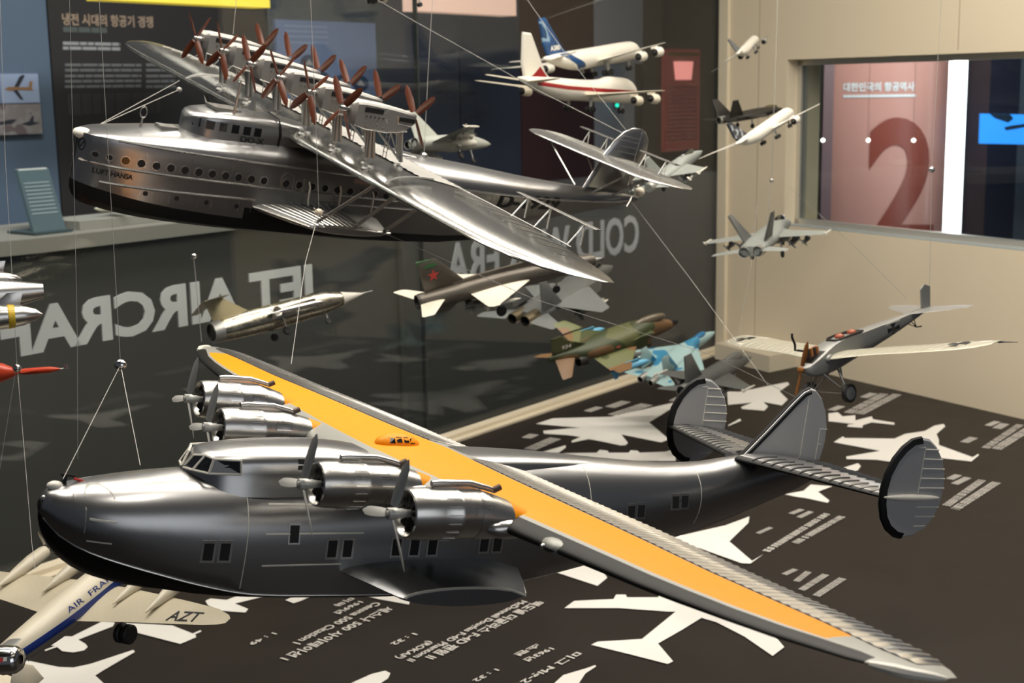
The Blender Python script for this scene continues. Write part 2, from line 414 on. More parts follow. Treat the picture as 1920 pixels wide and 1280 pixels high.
def build_yellow_boat():
    T = thing('flying_boat', 'large silver flying boat with a broad orange wing band in the foreground', 'model airplane',
              'hanging model aircraft', (-.4034, 1.1341, .6598), (31.8, 10.15, .51), 1 / 36)
    # ---- hull
    tab = [(0.0, -.46, -.24, .06, .22, .12), (.12, -.86, -.42, .22, .45, .36), (.4, -1.3, -.74, .50, .80, .53), (.85, -1.78, -1.03, .86, 1.13, .66),
           (1.45, -2.16, -1.28, 1.14, 1.42, .78), (2.4, -2.5, -1.56, 1.42, 1.66, .93), (3.5, -2.74, -1.86, 1.58, 1.8, 1.08), (4.9, -2.9, -2.22, 1.70, 1.89, 1.2),
           (6.5, -2.95, -2.52, 1.76, 1.93, 1.3), (9, -3.05, -2.62, 1.82, 1.95, 1.5), (12, -3.12, -2.66, 1.82, 1.95, 1.75), (15, -3.05, -2.55, 1.8, 1.95, 1.95),
           (17, -2.85, -2.35, 1.72, 1.92, 2.02), (19, -2.5, -2.0, 1.6, 1.85, 1.97), (22, -1.95, -1.4, 1.32, 1.62, 1.82), (24, -1.5, -.9, 1.1, 1.42, 1.74),
           (26.3, -.98, -.4, .82, 1.17, 1.84), (28.2, -.45, .1, .6, .93, 2.15), (30, .15, .65, .42, .66, 2.22), (31.6, .72, 1.1, .24, .38, 2.15), (32.6, 1.2, 1.4, .1, .16, 2.0)]
    xs = [0, .05, .12, .25, .4, .6, .85, 1.15, 1.45, 1.9, 2.4, 3, 3.5, 4.2, 4.9, 5.7, 6.5, 7.7, 9, 10.5, 12, 13.5, 15, 16, 16.99, 17, 18, 19, 20.5, 22, 23, 24, 25.2, 26.3, 27.3, 28.2, 29.1, 30, 30.8, 31.6, 32.2, 32.6]
    rings = [hull_ring(x, *interp(tab, x), n_exp=2.15) for x in xs]
    n = len(rings[0])
    hull = MB().loft(rings, True, True, lambda i, j: 1 if (j < 2 or j >= n - 2) and xs[i] < 17 else 0)
    hull = hull.build('hull', [SILVER, BLACK], T, 50)
    S = Surf(hull)
    for sgn in (-1, 1): MB().tube([(x, (interp(tab, x)[2] + .01) * sgn, interp(tab, x)[1]) for x in np.linspace(.1, 16.8, 40)], .028, 6).build('chine_strip', SILVER2, T)  # bright tube drawn as the highlight on the chine edge
    # ---- flight deck fairing along the back
    fd = []
    ftab = [(4.38, 1.2, .12, 1.24), (4.52, 1.18, .46, 1.42), (4.74, 1.18, .76, 1.70), (5.0, 1.18, 1.02, 1.88), (5.6, 1.2, 1.24, 2.0), (7, 1.2, 1.38, 2.14), (9, 1.3, 1.42, 2.2), (10, 1.35, 1.42, 2.14), (11, 1.4, 1.4, 2.02), (13, 1.45, 1.36, 1.98), (15, 1.45, 1.3, 2.05), (17.5, 1.4, 1.1, 2.03), (20, 1.3, .8, 1.92)]
    for x in [4.36, 4.42, 4.5, 4.6, 4.72, 4.85, 5.0, 5.25, 5.6, 6.3, 7, 8, 9, 10, 11, 12, 13, 14, 15, 16.2, 17.5, 18.8, 20]:
        bz, hw, tz = interp(ftab, x)
        half = [(hw + .16, bz - .6), (hw + .03, bz - .1), (hw, bz + .12)] + [(hw * math.cos(a) ** (2 / 3.0), bz + .12 + (tz - bz - .12) * math.sin(a) ** (2 / 3.0)) for a in [PI / 2 * k / 7 for k in range(1, 7)]] + [(0, tz)]
        fd.append([(x, y, z) for y, z in half] + [(x, -y, z) for y, z in half[-2::-1]])
    deck = MB().loft(fd).build('flight_deck', SILVER, T, 50)
    SD = Surf(deck, hull)
    # cockpit glazing: three panes a side in a bright frame
    for side in (-1, 1):
        q_ = lambda x, y, z: Vector((x, y * side, z))
        A0, A1, B0, B1 = q_(4.38, .10, 1.24), q_(4.62, .26, 1.68), q_(4.50, .62, 1.27), q_(4.84, .70, 1.77)
        C0, C1, D0, D1 = q_(4.86, 1.12, 1.27), q_(4.98, 1.10, 1.74), q_(5.86, 1.34, 1.31), q_(5.80, 1.32, 1.76)
        fr = MB()
        for a, b_ in [(A0, B0), (B0, C0), (C0, D0), (A1, B1), (B1, C1), (C1, D1), (A0, A1), (B0, B1), (C0, C1), (D0, D1)]: fr.tube([a, b_], .042, 6)
        f = fr.build('cockpit_frame', WHITE, T)
        for quad in ([A0, B0, B1, A1], [B0, C0, C1, B1], [C0, D0, D1, C1]): MB().prism(quad, (.03, -.01 * side, 0)).build('pane', DGLASS, f, 0)
        window_mb(m := MB(), None, SD, 8.05, 1.68, .55, .34, side); m.build('window', DARK, T, 0)
    # side windows
    for side in (-1, 1):
        for (x, z) in [(4.86, -1.06), (5.40, -1.06), (9.1, -1.0), (9.66, -1.0), (11.5, -.98), (12.2, -.98), (12.9, -.98), (15, -.9), (15.55, -.9), (21.6, .18), (22.1, .2), (23.9, .5), (24.4, .52)]:
            p, f = MB(), MB(); window_mb(p, f, S, x, z, .30, .56 if x < 20 else .46, side, fr=.085)
            f = f.build('window_frame', SILVER2, T, 0); p.build('pane', DARK, f, 0)
        p, f = MB(), MB(); window_mb(p, f, S, 7.7, -.5, .30, .56, side, fr=.06)
        f = f.build('window_frame', SILVER2, T, 0); p.build('pane', DARK, f, 0)
    # panel lines and bow door
    for side in (-1, 1):
        line_part(S, [(6.8, .42), (8.3, .42)], .05, side, .02, WHITE, T); line_part(S, [(6.7, -.5), (10.2, -.48)], .045, side, .02, WHITE, T); line_part(S, [(6.7, -1.55), (9.5, -1.53)], .045, side, .02, WHITE, T)
        line_part(S, [(1.2, -.15), (1.98, -.2)], .06, side, .03, WHITE, T)
        arc = [(1.1, -.6), (1.1, .45)] + [(1.1 + .42 * (1 - math.cos(a)), .45 + .3 * math.sin(a)) for a in [PI / 8 * k for k in range(1, 9)]]
        line_part(S, arc, .03, side, .02, GREYP, T, 3); line_part(S, [(1.2, -.85), (1.9, -.88)], .045, side, .015, WHITE, T)
        for x in (6.1, 19.6, 25.3): line_part(S, [(x, interp(tab, x)[1] + .15), (x, interp(tab, x)[4] - .05)], .028, side, .012, WHITE, T, 24)
    # ---- wing with painted zones
    le = lambda y: np.interp(abs(y), [0, 4, 9, 13, 17, 19.5, 21.5, 22.6, 23.15], [9.9, 10.25, 10.75, 11.1, 11.4, 11.75, 12.3, 12.95, 13.6])
    te = lambda y: np.interp(abs(y), [0, 4, 10, 15, 19, 21.5, 22.6, 23.15], [16.6, 16.5, 16.2, 15.75, 15.2, 14.75, 14.35, 13.95])
    of = lambda y: np.interp(abs(y), [0, 3, 9, 15, 19, 21.6], [10.2, 10.3, 11.15, 11.75, 12.15, 12.9])
    orr = lambda y: np.interp(abs(y), [0, 6, 12, 17, 19.5, 21.8], [14.2, 14.0, 13.85, 13.6, 13.5, 13.35])
    zw = lambda y: np.interp(abs(y), [0, 4, 15, 23.15], [1.60, 1.60, 1.76, 2.08])
    th = lambda y: np.interp(abs(y), [0, 10, 20, 22.6, 23.15], [.17, .14, .11, .08, .03])
    ys = [0, 1, 2, 3, 4.5, 6, 7.5, 9, 10.5, 12, 13.5, 15, 16.5, 18, 19.5, 20.5, 21.4, 21.8, 22.3, 22.7, 23.0, 23.15]
    secs = []
    for y in [-v for v in ys[:0:-1]] + ys:
        l, c = le(y), te(y) - le(y)
        a = max(.14, min(.4, (of(y) - l) / c)); b = max(a + .12, min(.8, (orr(y) - l) / c))
        us = [0, .004, .015, .035, .06, a - .035, a, a + (b - a) * .25, a + (b - a) * .5, a + (b - a) * .75, b, b + (1 - b) * .33, b + (1 - b) * .66, 1]
        secs.append((y, l, c, zw(y), th(y), us))
    ny = len(ys) - 1
    def zone(i, k, up):
        yy = abs((secs[i][0] + secs[i + 1][0]) / 2)
        if (k < 5 or (not up and k < 6)) and 8.8 < yy < 22.0: return 2
        if up and 6 <= k < 10 and yy < 20.9: return 1
        return 0
    wing_mb(secs, zone=zone, camber=.012).build('wing', [GREYP, ORANGE, BLACK], T, 45)
    # ribbed rear panels: one rib every .19 m of span
    for sgn in (-1, 1):
        m = MB(); st = np.arange(1.5, 22.4, .09); rows = []
        for q, y in enumerate(st):
            l, c = le(y), te(y) - le(y); b = max(.45, min(.8, (orr(y) - l) / c)); row = []
            for u in [b + .01, b + (1 - b) * .3, b + (1 - b) * .65, .995]:
                z = zw(y) + c * (.048 * u * (1 - u) + th(y) * foil(u)) + ((.05 if u > b + .02 else .022) if q % 4 in (1, 2) else .004) + .012
                row.append((l + c * u, y * sgn, z))
            rows.append(row)
        m.loft(rows, False, False, 0, closed=False)
        m.build('ribbed_wing_panel', SILVER2, T, 20)
    # wing tip caps and landing light recess
    for sgn in (-1, 1):
        y = 11.4 * sgn; l = le(y)
        o = MB().ball((l + .24, y, zw(y) + .02), .30, .56, .24, 16, 10).build('landing_light', GREYP, T)
        MB().ball((l + .04, y, zw(y) - .0), .14, .36, .10, 14, 8).build('light_opening', DARK, o)
        MB().ball((l - .03, y + .16, zw(y) - .0), .10, .10, .08, 12, 8).build('lamp_lens', CHROME, o)
    # tip edge strip
    for sgn in (-1, 1):
        m = MB(); pts = []
        for y in np.linspace(21.9, 23.15, 9): pts.append((le(y), y * sgn, zw(y)))
        m.tube(pts, [.07, .1, .12, .14, .14, .13, .12, .1, .05], 8); m.build('wing_tip_edge', WHITE, T)
    # blister on the wing centre with little dark panes
    b = MB().ball((12.05, 0, 2.2), .85, .5, .38, 16, 10).build('astrodome', ORANGE, T)
    SB = Surf(b)
    for k, (x, z) in enumerate([(11.66, 2.38), (11.92, 2.42), (12.2, 2.42), (12.46, 2.38)]):
        decal(MB(), SB, [(x - .10, z - .09), (x + .10, z - .09), (x + .10, z + .07), (x - .10, z + .07)], -1, .02).build('pane', DGLASS, b, 0)
    # ---- engines
    for yc, zc, xf, r in [(-8.62, 1.95, 7.86, .74), (-4.24, 1.72, 7.08, .72), (4.24, 1.72, 7.08, .72), (8.62, 1.95, 7.86, .74)]:
        m = MB()
        prof = [(.28, .50), (.06, .60), (0, .66), (.03, .71), (.25, .755), (.9, .775), (1.45, .76), (1.5, .78), (1.62, .75), (2.4, .73)]
        prof = [(t, q * r / .75) for t, q in prof]
        m.lathe(prof, (xf, yc, zc), n=28)
        # body behind the cowl melting into the wing
        rings = []
        xe = of(yc) + 1.5
        for k in range(12):
            t = k / 11; x = xf + 2.2 + (xe - xf - 2.2) * t
            rr = r * (1 - .06 * t); zz = zc + (zw(yc) - .02 - zc) * t; hz = rr * (1 - .78 * t ** 1.6); wy = rr * (1 - .4 * t * t)
            rings.append([(x, yc + wy * math.cos(2 * PI * j / 24), zz + hz * math.sin(2 * PI * j / 24)) for j in range(24)])
        m.loft(rings, True, True, lambda i, j: 1 if rings[i][0][0] > of(yc) - .05 and 1 <= j <= 10 else 0)
        E = m.build('engine_nacelle', [SILVER2, ORANGE], T, 45)
        # radial engine face: dark disk with cylinders
        g = MB().lathe([(0, 0), (0, .66 * r / .75), (.05, .66 * r / .75)], (xf + .25, yc, zc), n=24)
        for k in range(9):
            a = 2 * PI * k / 9
            g.tube([(xf + .2, yc + .18 * math.cos(a), zc + .18 * math.sin(a)), (xf + .2, yc + .52 * math.cos(a), zc + .52 * math.sin(a))], .085, 8)
        g.build('radial_engine', DARK, E)
        p = MB()
        p.lathe([(-.62, 0), (-.58, .09), (-.4, .13), (-.1, .15), (.0, .12), (.35, .12)], (xf, yc, zc), n=16)
        for k in range(3): blade_mb(1.78, .34, R(109 + 120 * k), xf - .42, yc, zc, .55, p, 0)
        p.lathe([(0, .14), (.03, .17), (.3, .17), (.33, .14)], (xf - .56, yc, zc), n=12)
        p.build('propeller', BLADE, E)
        # cowl seam, flaps, little step and hatch outline
        d = MB()
        for a in np.linspace(R(10), R(350), 18):
            rr = r * 1.045
            o = Vector((xf + 1.05, yc + rr * math.cos(a), zc + rr * math.sin(a))); t_ = Vector((0, -math.sin(a), math.cos(a)))
            d.obox(o - t_ * .012, (.42, 0, 0), t_ * .024, Vector((0, math.cos(a), math.sin(a))) * .012)
        d.build('cowl_flap_lines', CHROME, E, 0)
        side = -1 if yc < 0 else 1
        d = MB(); yy = side * 0
        for (x0, x1, a0, a1) in [(1.95, 2.55, R(170), R(171.5)), (1.95, 1.98, R(148), R(170)), (1.95, 2.55, R(148), R(149.5)), (2.52, 2.55, R(148), R(170))]:
            q = []
            for x, a in [(x0, a0), (x1, a0), (x1, a1), (x0, a1)]:
                ang = PI + (PI - a) * -1 if False else a
                q.append((xf + x, yc + r * 1.005 * math.cos(ang) , zc + r * 1.005 * math.sin(ang)))
            d.prism(q, (0, -.02, .01))
        d.build('hatch_outline', CHROME, E, 0)
        # scoop tube on top
        m = MB(); pts = [(xf + .75, yc, zc + r * 1.17), (xf + 1.0, yc, zc + r * 1.21), (xf + 2.0, yc, zc + r * 1.22), (xf + 2.6, yc - .05, zc + r * 1.05), (xf + 2.85, yc - .06, zc + r * .95)]
        m.tube(pts, [.1, .11, .1, .09, .08], 10); m.obox((xf + .8, yc - .05, zc + r * .95), (1.4, 0, 0), (0, .1, 0), (0, 0, .12)); m.build('air_scoop', SILVER2, E)
        MB().tube([(xf + 2.8, yc - .08, zc + r * .97), (xf + 3.02, yc - .1, zc + r * 1.12)], .1, 10).build('exhaust_stub', mat('rusty_metal', (.09, .065, .05), .5, .5), E)
        # pale fillet where the leading edge meets the outer side
        m = MB().ball((11.0 if abs(yc) > 6 else 10.5, yc + .62 * (1 if yc > 0 else -1), zw(yc) - .02), .75, .3, .3, 14, 8)
        m.build('wing_fillet', SILVER2, E)
    # ---- sponsons
    for sgn in (-1, 1):
        rings = []
        us = [0, .03, .08, .16, .28, .42, .58, .74, .88, 1]
        for y, xl, xt, z, t in [(1.2, 9.1, 16.9, -1.75, .62), (1.9, 9.5, 16.6, -1.78, .62), (3.2, 10.0, 16.0, -1.84, .62), (4.4, 10.4, 15.35, -1.9, .56), (4.62, 10.55, 15.2, -1.9, .50)]:
            c = xt - xl
            up = [(xl + c * u, y * sgn, z - .05 * u + t * .62 * (4 * u * (1 - u)) ** .6) for u in us]
            lo = [(xl + c * u, y * sgn, z - .05 * u - t * .62 * (4 * u * (1 - u)) ** .6) for u in us]
            rings.append(up[::-1] + lo[1:-1])
        m = MB().loft(rings); o = m.build('sponson', mat('dark_silver_paint', (.20, .205, .21), .34, .85), T, 30)  # the wing's shade over the sponson is put into this darker silver
        last = rings[-1]
        e = MB().tube([Vector(p) for p in last[:10]], .05, 6); e.build('sponson_rim', WHITE, o)  # white tube drawn as the highlight along the outer rim
        # struts from hull to sponson/wing
    # ---- tail
    fins = [(28.0, 2.0), (29.35, 3.3), (30.6, 4.55), (31.1, 5.0), (31.45, 5.16), (31.8, 5.1), (32.25, 4.75), (32.6, 4.2), (32.82, 3.5), (32.85, 2.8), (32.7, 2.0), (30, 1.8)]
    f = fin_mb(fins, 0, .24, .955).build('center_fin', FINS, T, 30)
    boot_mb(fins[:5], (31, 3), .26, 0, .28).build('deicer_boot', BLACK, f)
    l = MB().box((31.42, -.13, 2.1), (31.46, .13, 5.0))
    l.box((32.35, -.13, 3.4), (32.8, .13, 3.45)).box((32.35, -.13, 2.1), (32.39, .13, 3.4)).box((32.35, -.13, 2.75), (32.6, .13, 2.79)); l.build('rudder_hinge', WHITE, f)
    for sgn in (-1, 1):
        y = 6.5 * sgn
        L_ = [(31.25, 4.4), (30.75, 4.3), (30.3, 4.0), (29.9, 3.55), (29.6, 2.95), (29.5, 2.35), (29.55, 1.75), (29.75, 1.2), (30.1, .78), (30.6, .5), (31.0, .42)]
        T_ = [(31.6, .5), (32.2, .75), (32.65, 1.2), (32.92, 1.8), (32.98, 2.4), (32.9, 3.0), (32.65, 3.55), (32.2, 4.05), (31.7, 4.35)]
        f = fin_mb(L_ + T_, y, .2, .955).build('tail_fin', FINS, T, 30)
        boot_mb(L_, (31.2, 2.4), .22, y, .26).build('deicer_boot', BLACK, f)
        rb = MB()
        for k in range(9):
            z = 3.95 - k * .38
            if 1.75 < z < 2.3: continue
            x1 = np.interp(z, [.5, 1.2, 1.8, 2.4, 3, 3.55, 4.05, 4.35], [31.7, 32.6, 32.88, 32.94, 32.86, 32.6, 32.2, 31.7])
            rb.tube([(31.5, y - .105, z), (x1, y - .09, z)], .032, 5); rb.tube([(31.5, y + .105, z), (x1, y + .09, z)], .032, 5)
        rb.box((31.46, y - .115, 2.25), (31.5, y + .115, 4.0)); rb.box((31.1, y - .115, 4.0), (31.5, y + .115, 4.04)); rb.build('rudder_ribs', WHITE, f)
        m = MB().ball((31.15, y + .14 * sgn, 2.05), 1.6, .17, .13, 16, 8); m.build('stabilizer_end', WHITE, f)
        secs = [(s_ * sgn, np.interp(s_, [.3, .9, 6.5], [27.6, 27.85, 29.55]), np.interp(s_, [.3, .9, 6.5], [4.9, 4.7, 3.2]), 2.05, .11) for s_ in [.3, .9, 2, 3, 4, 5, 6, 6.5]]
        st = wing_mb(secs, camber=0, zone=lambda i, k, up: 1 if k < (3 if up else 5) else 0).build('stabilizer', [SILVER, BLACK], T, 40)
        rb = MB()
        for s_ in np.arange(1.0, 6.4, .42):
            xl = np.interp(s_, [.3, .9, 6.5], [27.6, 27.85, 29.55]); c = np.interp(s_, [.3, .9, 6.5], [4.9, 4.7, 3.2])
            pts = [(xl + c * u, s_ * sgn, 2.05 + c * .11 * foil(u) + .02) for u in (.012, .03, .07, .12, .2, .3)]
            rb.tube(pts, .035, 5)
        rb.build('leading_edge_ribs', SILVER2, st)
        rb = MB()
        for s_ in np.arange(1.0, 6.4, .42):
            xl = np.interp(s_, [.3, .9, 6.5], [27.6, 27.85, 29.55]); c = np.interp(s_, [.3, .9, 6.5], [4.9, 4.7, 3.2])
            rb.tube([(xl + c * u, s_ * sgn, 2.05 + c * .11 * foil(u) + .02) for u in (.55, .7, .85, .98)], .035, 5)
        rb.build('trailing_edge_ribs', SILVER2, st)
    # fairing between fin and stabilizer
    # ---- bow fittings
    m = MB().ball((.42, 0, .55), .26, .2, .16, 14, 8).build('mooring_cap', WHITE, T)
    m = MB().box((.62, -.06, .45), (.74, .06, .92)); m.tube([(.55, 0, .92), (1.0, 0, .86)], .04, 6); m.build('mooring_post', BLACK, T)
    MB().ball((.1, -.12, .18), .12, .12, .12, 10, 6).build('bow_knob', SILVER2, T)
    MB().tube([(.95, -.05, .8), (1.25, -.05, .72)], .045, 6).build('red_marker', mat('red_paint', (.5, .04, .03), .4), T)
    return T

# ================================================================== silver flying boat with twelve propellers
def build_twelve_prop_boat():
    T = thing('flying_boat', 'silver flying boat lettered LUFT HANSA with a row of wooden propellers above its wing', 'model airplane',
              'hanging model aircraft', (-.6108, 1.9812, .9368), (41.23, 8.69, 14.47), 1 / 36)
    #        x    kz    cz    hc   hw   tz  zrub
    tab = [(0.0, -2.1, -1.95, .04, .10, .30, .52), (.12, -2.6, -1.98, .34, .42, .46, .54), (.45, -3.05, -2.02, .82, .88, .62, .56), (1.1, -3.3, -2.1, 1.26, 1.32, .8, .56),
           (2.5, -3.5, -2.28, 1.74, 1.8, 1.0, .54), (5, -3.66, -2.52, 2.1, 2.16, 1.34, .52), (9, -3.74, -2.68, 2.3, 2.36, 1.6, .5), (14, -3.76, -2.7, 2.34, 2.4, 1.72, .46),
           (20, -3.66, -2.7, 2.3, 2.38, 1.68, .40), (25.9, -3.1, -2.5, 1.9, 2.05, 1.46, .30), (26, -2.35, -2.1, 1.7, 2.05, 1.46, .30), (30, -1.75, -1.45, 1.3, 1.62, 1.22, .24),
           (34, -1.0, -.75, .88, 1.12, 1.10, .24), (37.5, -.32, -.12, .45, .62, 1.05, .34), (40, .2, .34, .2, .28, .98, .5), (41.4, .55, .62, .06, .09, .86, .68)]
    def ring(x):
        kz, cz, hc, hw, tz, zr = interp(tab, x)
        half = [(0, kz), (hc * .55, kz + (cz - kz) * .12), (hc * .93, kz + (cz - kz) * .42), (hc, cz)]
        for k in range(1, 6): half.append((hc + (hw - hc) * k / 5, cz + (zr - cz) * k / 5))
        for k in range(1, 8):
            a = k / 7 * PI / 2
            half.append((hw * max(0, math.cos(a)) ** (2 / 2.1), zr + (tz - zr) * math.sin(a) ** (2 / 2.1)))
        return [(x, y, z) for y, z in half] + [(x, -y, z) for y, z in half[-2:0:-1]]
    xs = [0, .05, .12, .25, .45, .75, 1.1, 1.7, 2.5, 3.6, 5, 7, 8.99, 9, 11, 14, 17, 20, 23, 25.9, 26, 28, 30, 32, 34, 36, 37.5, 39, 40, 40.8, 41.4]
    rings = [ring(x) for x in xs]; n = len(rings[0])
    def zone(i, j):
        if xs[i] < 26 and (j < 3 or j >= n - 3): return 1
        if 9 <= xs[i] < 17 and (j < 4 or j >= n - 4): return 1
        return 0
    hull = MB().loft(rings, True, True, zone).build('hull', [SILVER, BLACK], T, 40)
    S = Surf(hull)
    # rubbing strakes
    for (za, zb, x0, x1, r) in [('r', 0, .12, 40.5, .07), (-.82, -.74, .12, 19, .07), (-1.72, -1.55, 1.0, 9.5, .075), (-1.3, -1.1, 13.5, 24, .06)]:
        for side in (-1, 1):
            pts = []
            for x in np.linspace(x0, x1, 30):
                z = interp(tab, x)[5] + .02 if za == 'r' else za + (zb - za) * (x - x0) / (x1 - x0)
                h = S.hit((x, side * 20, z), (0, -side, 0))
                if h: pts.append(h)
            if len(pts) > 2: MB().tube(pts, r, 6).build('strake', SILVER2, T)
    # portholes
    for side in (-1, 1):
        xsw = [.62, 1.25] + [2.0 + .78 * k for k in range(11)] + [11.2 + .86 * k for k in range(12)]
        for k, x in enumerate(xsw):
            if x > 20.5: break
            d = .26 if k < 2 else .40
            p, f = MB(), MB(); window_mb(p, f, S, x, -.36 - .008 * x, d, d, side, fr=.06, round_=True)
            f = f.build('porthole_rim', SILVER2, T, 0); p.build('pane', DARK if k != 2 or side > 0 else mat('amber_glass', (.10, .045, .012), .2), f, 0)
        for x in (3.3, 5.0, 6.7, 8.5):
            p = MB(); window_mb(p, None, S, x, -1.86 - .02 * x, .26, .26, side, round_=True); p.build('porthole', DARK, T, 0)
        # door outline round the porthole
        arc = [(10.85, -.95), (10.85, -.2)] + [(11.25 - .4 * math.cos(a), -.2 + .35 * math.sin(a)) for a in [PI / 6 * q for q in range(1, 7)]] + [(11.65, -.95)]
        line_part(S, arc, .03, side, .015, SILVER2, T, 3)
        for x in np.arange(2.2, 9.6, .8): line_part(S, [(x, -2.3), (x, -1.75)], .02, side, .01, SILVER2, T, 6)
        for x in (3, 5.4, 7.8, 23, 26.5, 28.4, 30.6): line_part(S, [(x, -.7), (x, .2)], .018, side, .01, SILVER2, T, 4)
        t = MB(); text_decal(t, S, 'LUFT HANSA', *((.62, 2.5) if side < 0 else (2.5, .62)), -1.32, -1.04, side, off=.05, bold=.03); t.build('lettering', INK, T, 0, 'black lettering LUFT HANSA')
        t = MB(); text_decal(t, S, 'D-1929', *((27.2, 33.0) if side < 0 else (33.0, 27.2)), -.62, .34, side, off=.05, bold=.03, slope=.02); t.build('lettering', INK, T, 0, 'black lettering D-1929')
        m = MB(); c = (.12, -.05)
        for k in range(16):
            a, b = 2 * PI * k / 16, 2 * PI * (k + 1) / 16
            decal(m, S, [(c[0] + .10 * math.cos(a), c[1] + .34 * math.sin(a)), (c[0] + .10 * math.cos(b), c[1] + .34 * math.sin(b)), (c[0] + .075 * math.cos(b), c[1] + .27 * math.sin(b)), (c[0] + .075 * math.cos(a), c[1] + .27 * math.sin(a))], side, .02)
        decal(m, S, [(.06, -.2), (.09, -.22), (.19, .1), (.16, .14)], side, .02); m.build('emblem', INK, T, 0, 'small round black bow emblem')
        decal(MB(), S, [(15.6, .02), (17.6, .0), (17.6, .26), (15.6, .28)], side, .02).build('name_plate', mat('pale_pink_plate', (.45, .33, .30), .5), T, 0)
    # ---- bow cap
    MB().ball((.22, 0, .42), .5, .42, .30, 16, 10).build('bow_cap', WHITE, T)
    # ---- control cabin
    ct = [(5.55, .05, 1.0, 1.9), (5.7, .55, 1.0, 2.25), (6.0, .95, 1.0, 2.45), (6.6, 1.28, 1.0, 2.58), (7.6, 1.42, 1.0, 2.72), (9.5, 1.5, 1.0, 2.78), (10.9, 1.5, 1.0, 2.74), (12.5, 1.45, 1.0, 2.6), (15, 1.3, .9, 2.4), (18, 1.0, .8, 2.0), (21, .6, .8, 1.72)]
    rr = []
    for x in [5.55, 5.6, 5.7, 5.85, 6.0, 6.3, 6.6, 7.1, 7.6, 8.5, 9.5, 10.2, 10.9, 11.7, 12.5, 13.7, 15, 16.5, 18, 19.5, 21]:
        hw, bz, tz = interp(ct, x); zs = bz + .72 * (tz - bz)
        half = [(hw * 1.04, bz - .3), (hw * 1.03, bz + .3), (hw, zs)] + [(hw * math.cos(a) ** .62, zs + (tz - zs) * math.sin(a) ** .62) for a in [PI / 12 * k for k in range(1, 6)]] + [(0, tz)]
        rr.append([(x, y, z) for y, z in half] + [(x, -y, z) for y, z in half[-2::-1]])
    cab = MB().loft(rr).build('control_cabin', SILVER, T, 50); SC = Surf(cab)
    for side in (-1, 1):
        for x in (5.92, 6.55, 7.25, 7.95, 8.65, 9.3):
            p = MB(); wd = .42 if x > 6 else .3
            window_mb(p, None, SC, x, 1.98 if x > 6 else 2.0, wd, .46, side); p.build('window', DGLASS, T, 0)
        t = MB(); text_decal(t, SC, 'DO-X', *((8.35, 9.75) if side < 0 else (9.75, 8.35)), 1.36, 1.68, side, off=.07, bold=.02); t.build('lettering', INK, T, 0, 'black lettering DO-X')
    MB().tube([(10.7, -1.55, 1.2), (10.72, -1.6, 2.0), (10.6, -1.52, 2.5), (10.6, -1.2, 2.82), (10.6, 0, 2.9)], .05, 6).build('cabin_seam', BLACK, T)
    MB().box((7.0, -.6, 2.68), (8.6, .6, 2.84)).build('roof_hatch', SILVER2, T, 30)
    MB().tube([(8.0, -.9, 2.5), (8.0, -.9, 4.5)], [.09, .045], 8).build('mast', SILVER2, T)
    MB().tube([(3.3, 0, 1.0), (3.3, 0, 1.6)], [.1, .05], 8).lathe([(-.03, .17), (0, .2), (.03, .17), (0, .14), (-.03, .17)], (3.3, 0, 1.93), (.4, 1, 0), 18, sy=1.7).build('ring_aerial', SILVER2, T)
    MB().lathe([(0, .3), (.9, .04)], (9.9, .6, 2.7), (0, 0, 1), 4).build('roof_vent', SILVER2, T, 10)
    MB().box((4.2, -.5, 1.2), (5.2, .3, 1.42)).build('deck_hatch', SILVER2, T, 30)
    # ---- wing
    le = lambda y: np.interp(abs(y), [0, 17, 19.5, 21, 22.2, 23.1, 23.6, 23.9], [11.25, 11.2, 11.35, 11.7, 12.4, 13.4, 14.3, 15.2])
    te = lambda y: np.interp(abs(y), [0, 8, 15, 19, 21.5, 23.1, 23.9], [18.5, 18.4, 17.8, 17.2, 16.7, 16.2, 15.75])
    zw = lambda y: 1.98 + .011 * y
    th = lambda y: np.interp(abs(y), [0, 14, 20, 23, 23.9], [.145, .135, .11, .08, .03])
    ys = [0, 2, 4, 6, 8.5, 11, 13.5, 16, 18, 19.5, 20.4, 21, 21.6, 22.2, 22.7, 23.1, 23.4, 23.7, 23.9]
    secs = [(y, le(y), te(y) - le(y), zw(y), th(y)) for y in [-v for v in ys[:0:-1]] + ys]
    wing_mb(secs).build('wing', WINGS, T, 45)
    up = lambda x, y: zw(y) + (te(y) - le(y)) * (.08 * ((x - le(y)) / (te(y) - le(y))) * (1 - (x - le(y)) / (te(y) - le(y))) + th(y) * foil((x - le(y)) / (te(y) - le(y))))
    m = MB(); rows = []
    for y in np.arange(-10.2, 10.3, .3): rows.append([(x, y, up(x, y) + (.09 if int(round(y / .3)) % 2 else .05)) for x in (14.1, 14.8, 15.5, 16.3, 17)])
    m.loft(rows, False, False, 0, False).build('walkway', mat('walkway_paint', (.46, .45, .42), .4, .2), T, 20)
    for sgn in (-1, 1):
        m = MB()
        m.tube([(x, 11.1 * sgn, up(x, 11.1) + .02) for x in np.linspace(11.26, 14.2, 14)], .05, 6)
        for k in range(9):
            y = (11.8 + 1.15 * k) * sgn
            m.tube([(x, y, up(x, y) + .015) for x in np.linspace(15.2 - .1 * k, te(y) - .15, 6)], .025, 5)
        m.tube([(15.3, y * sgn, up(15.3, y) + .015) for y in np.linspace(11.8, 21, 12)], .025, 5)
        m.build('aileron_lines', SILVERD, T)
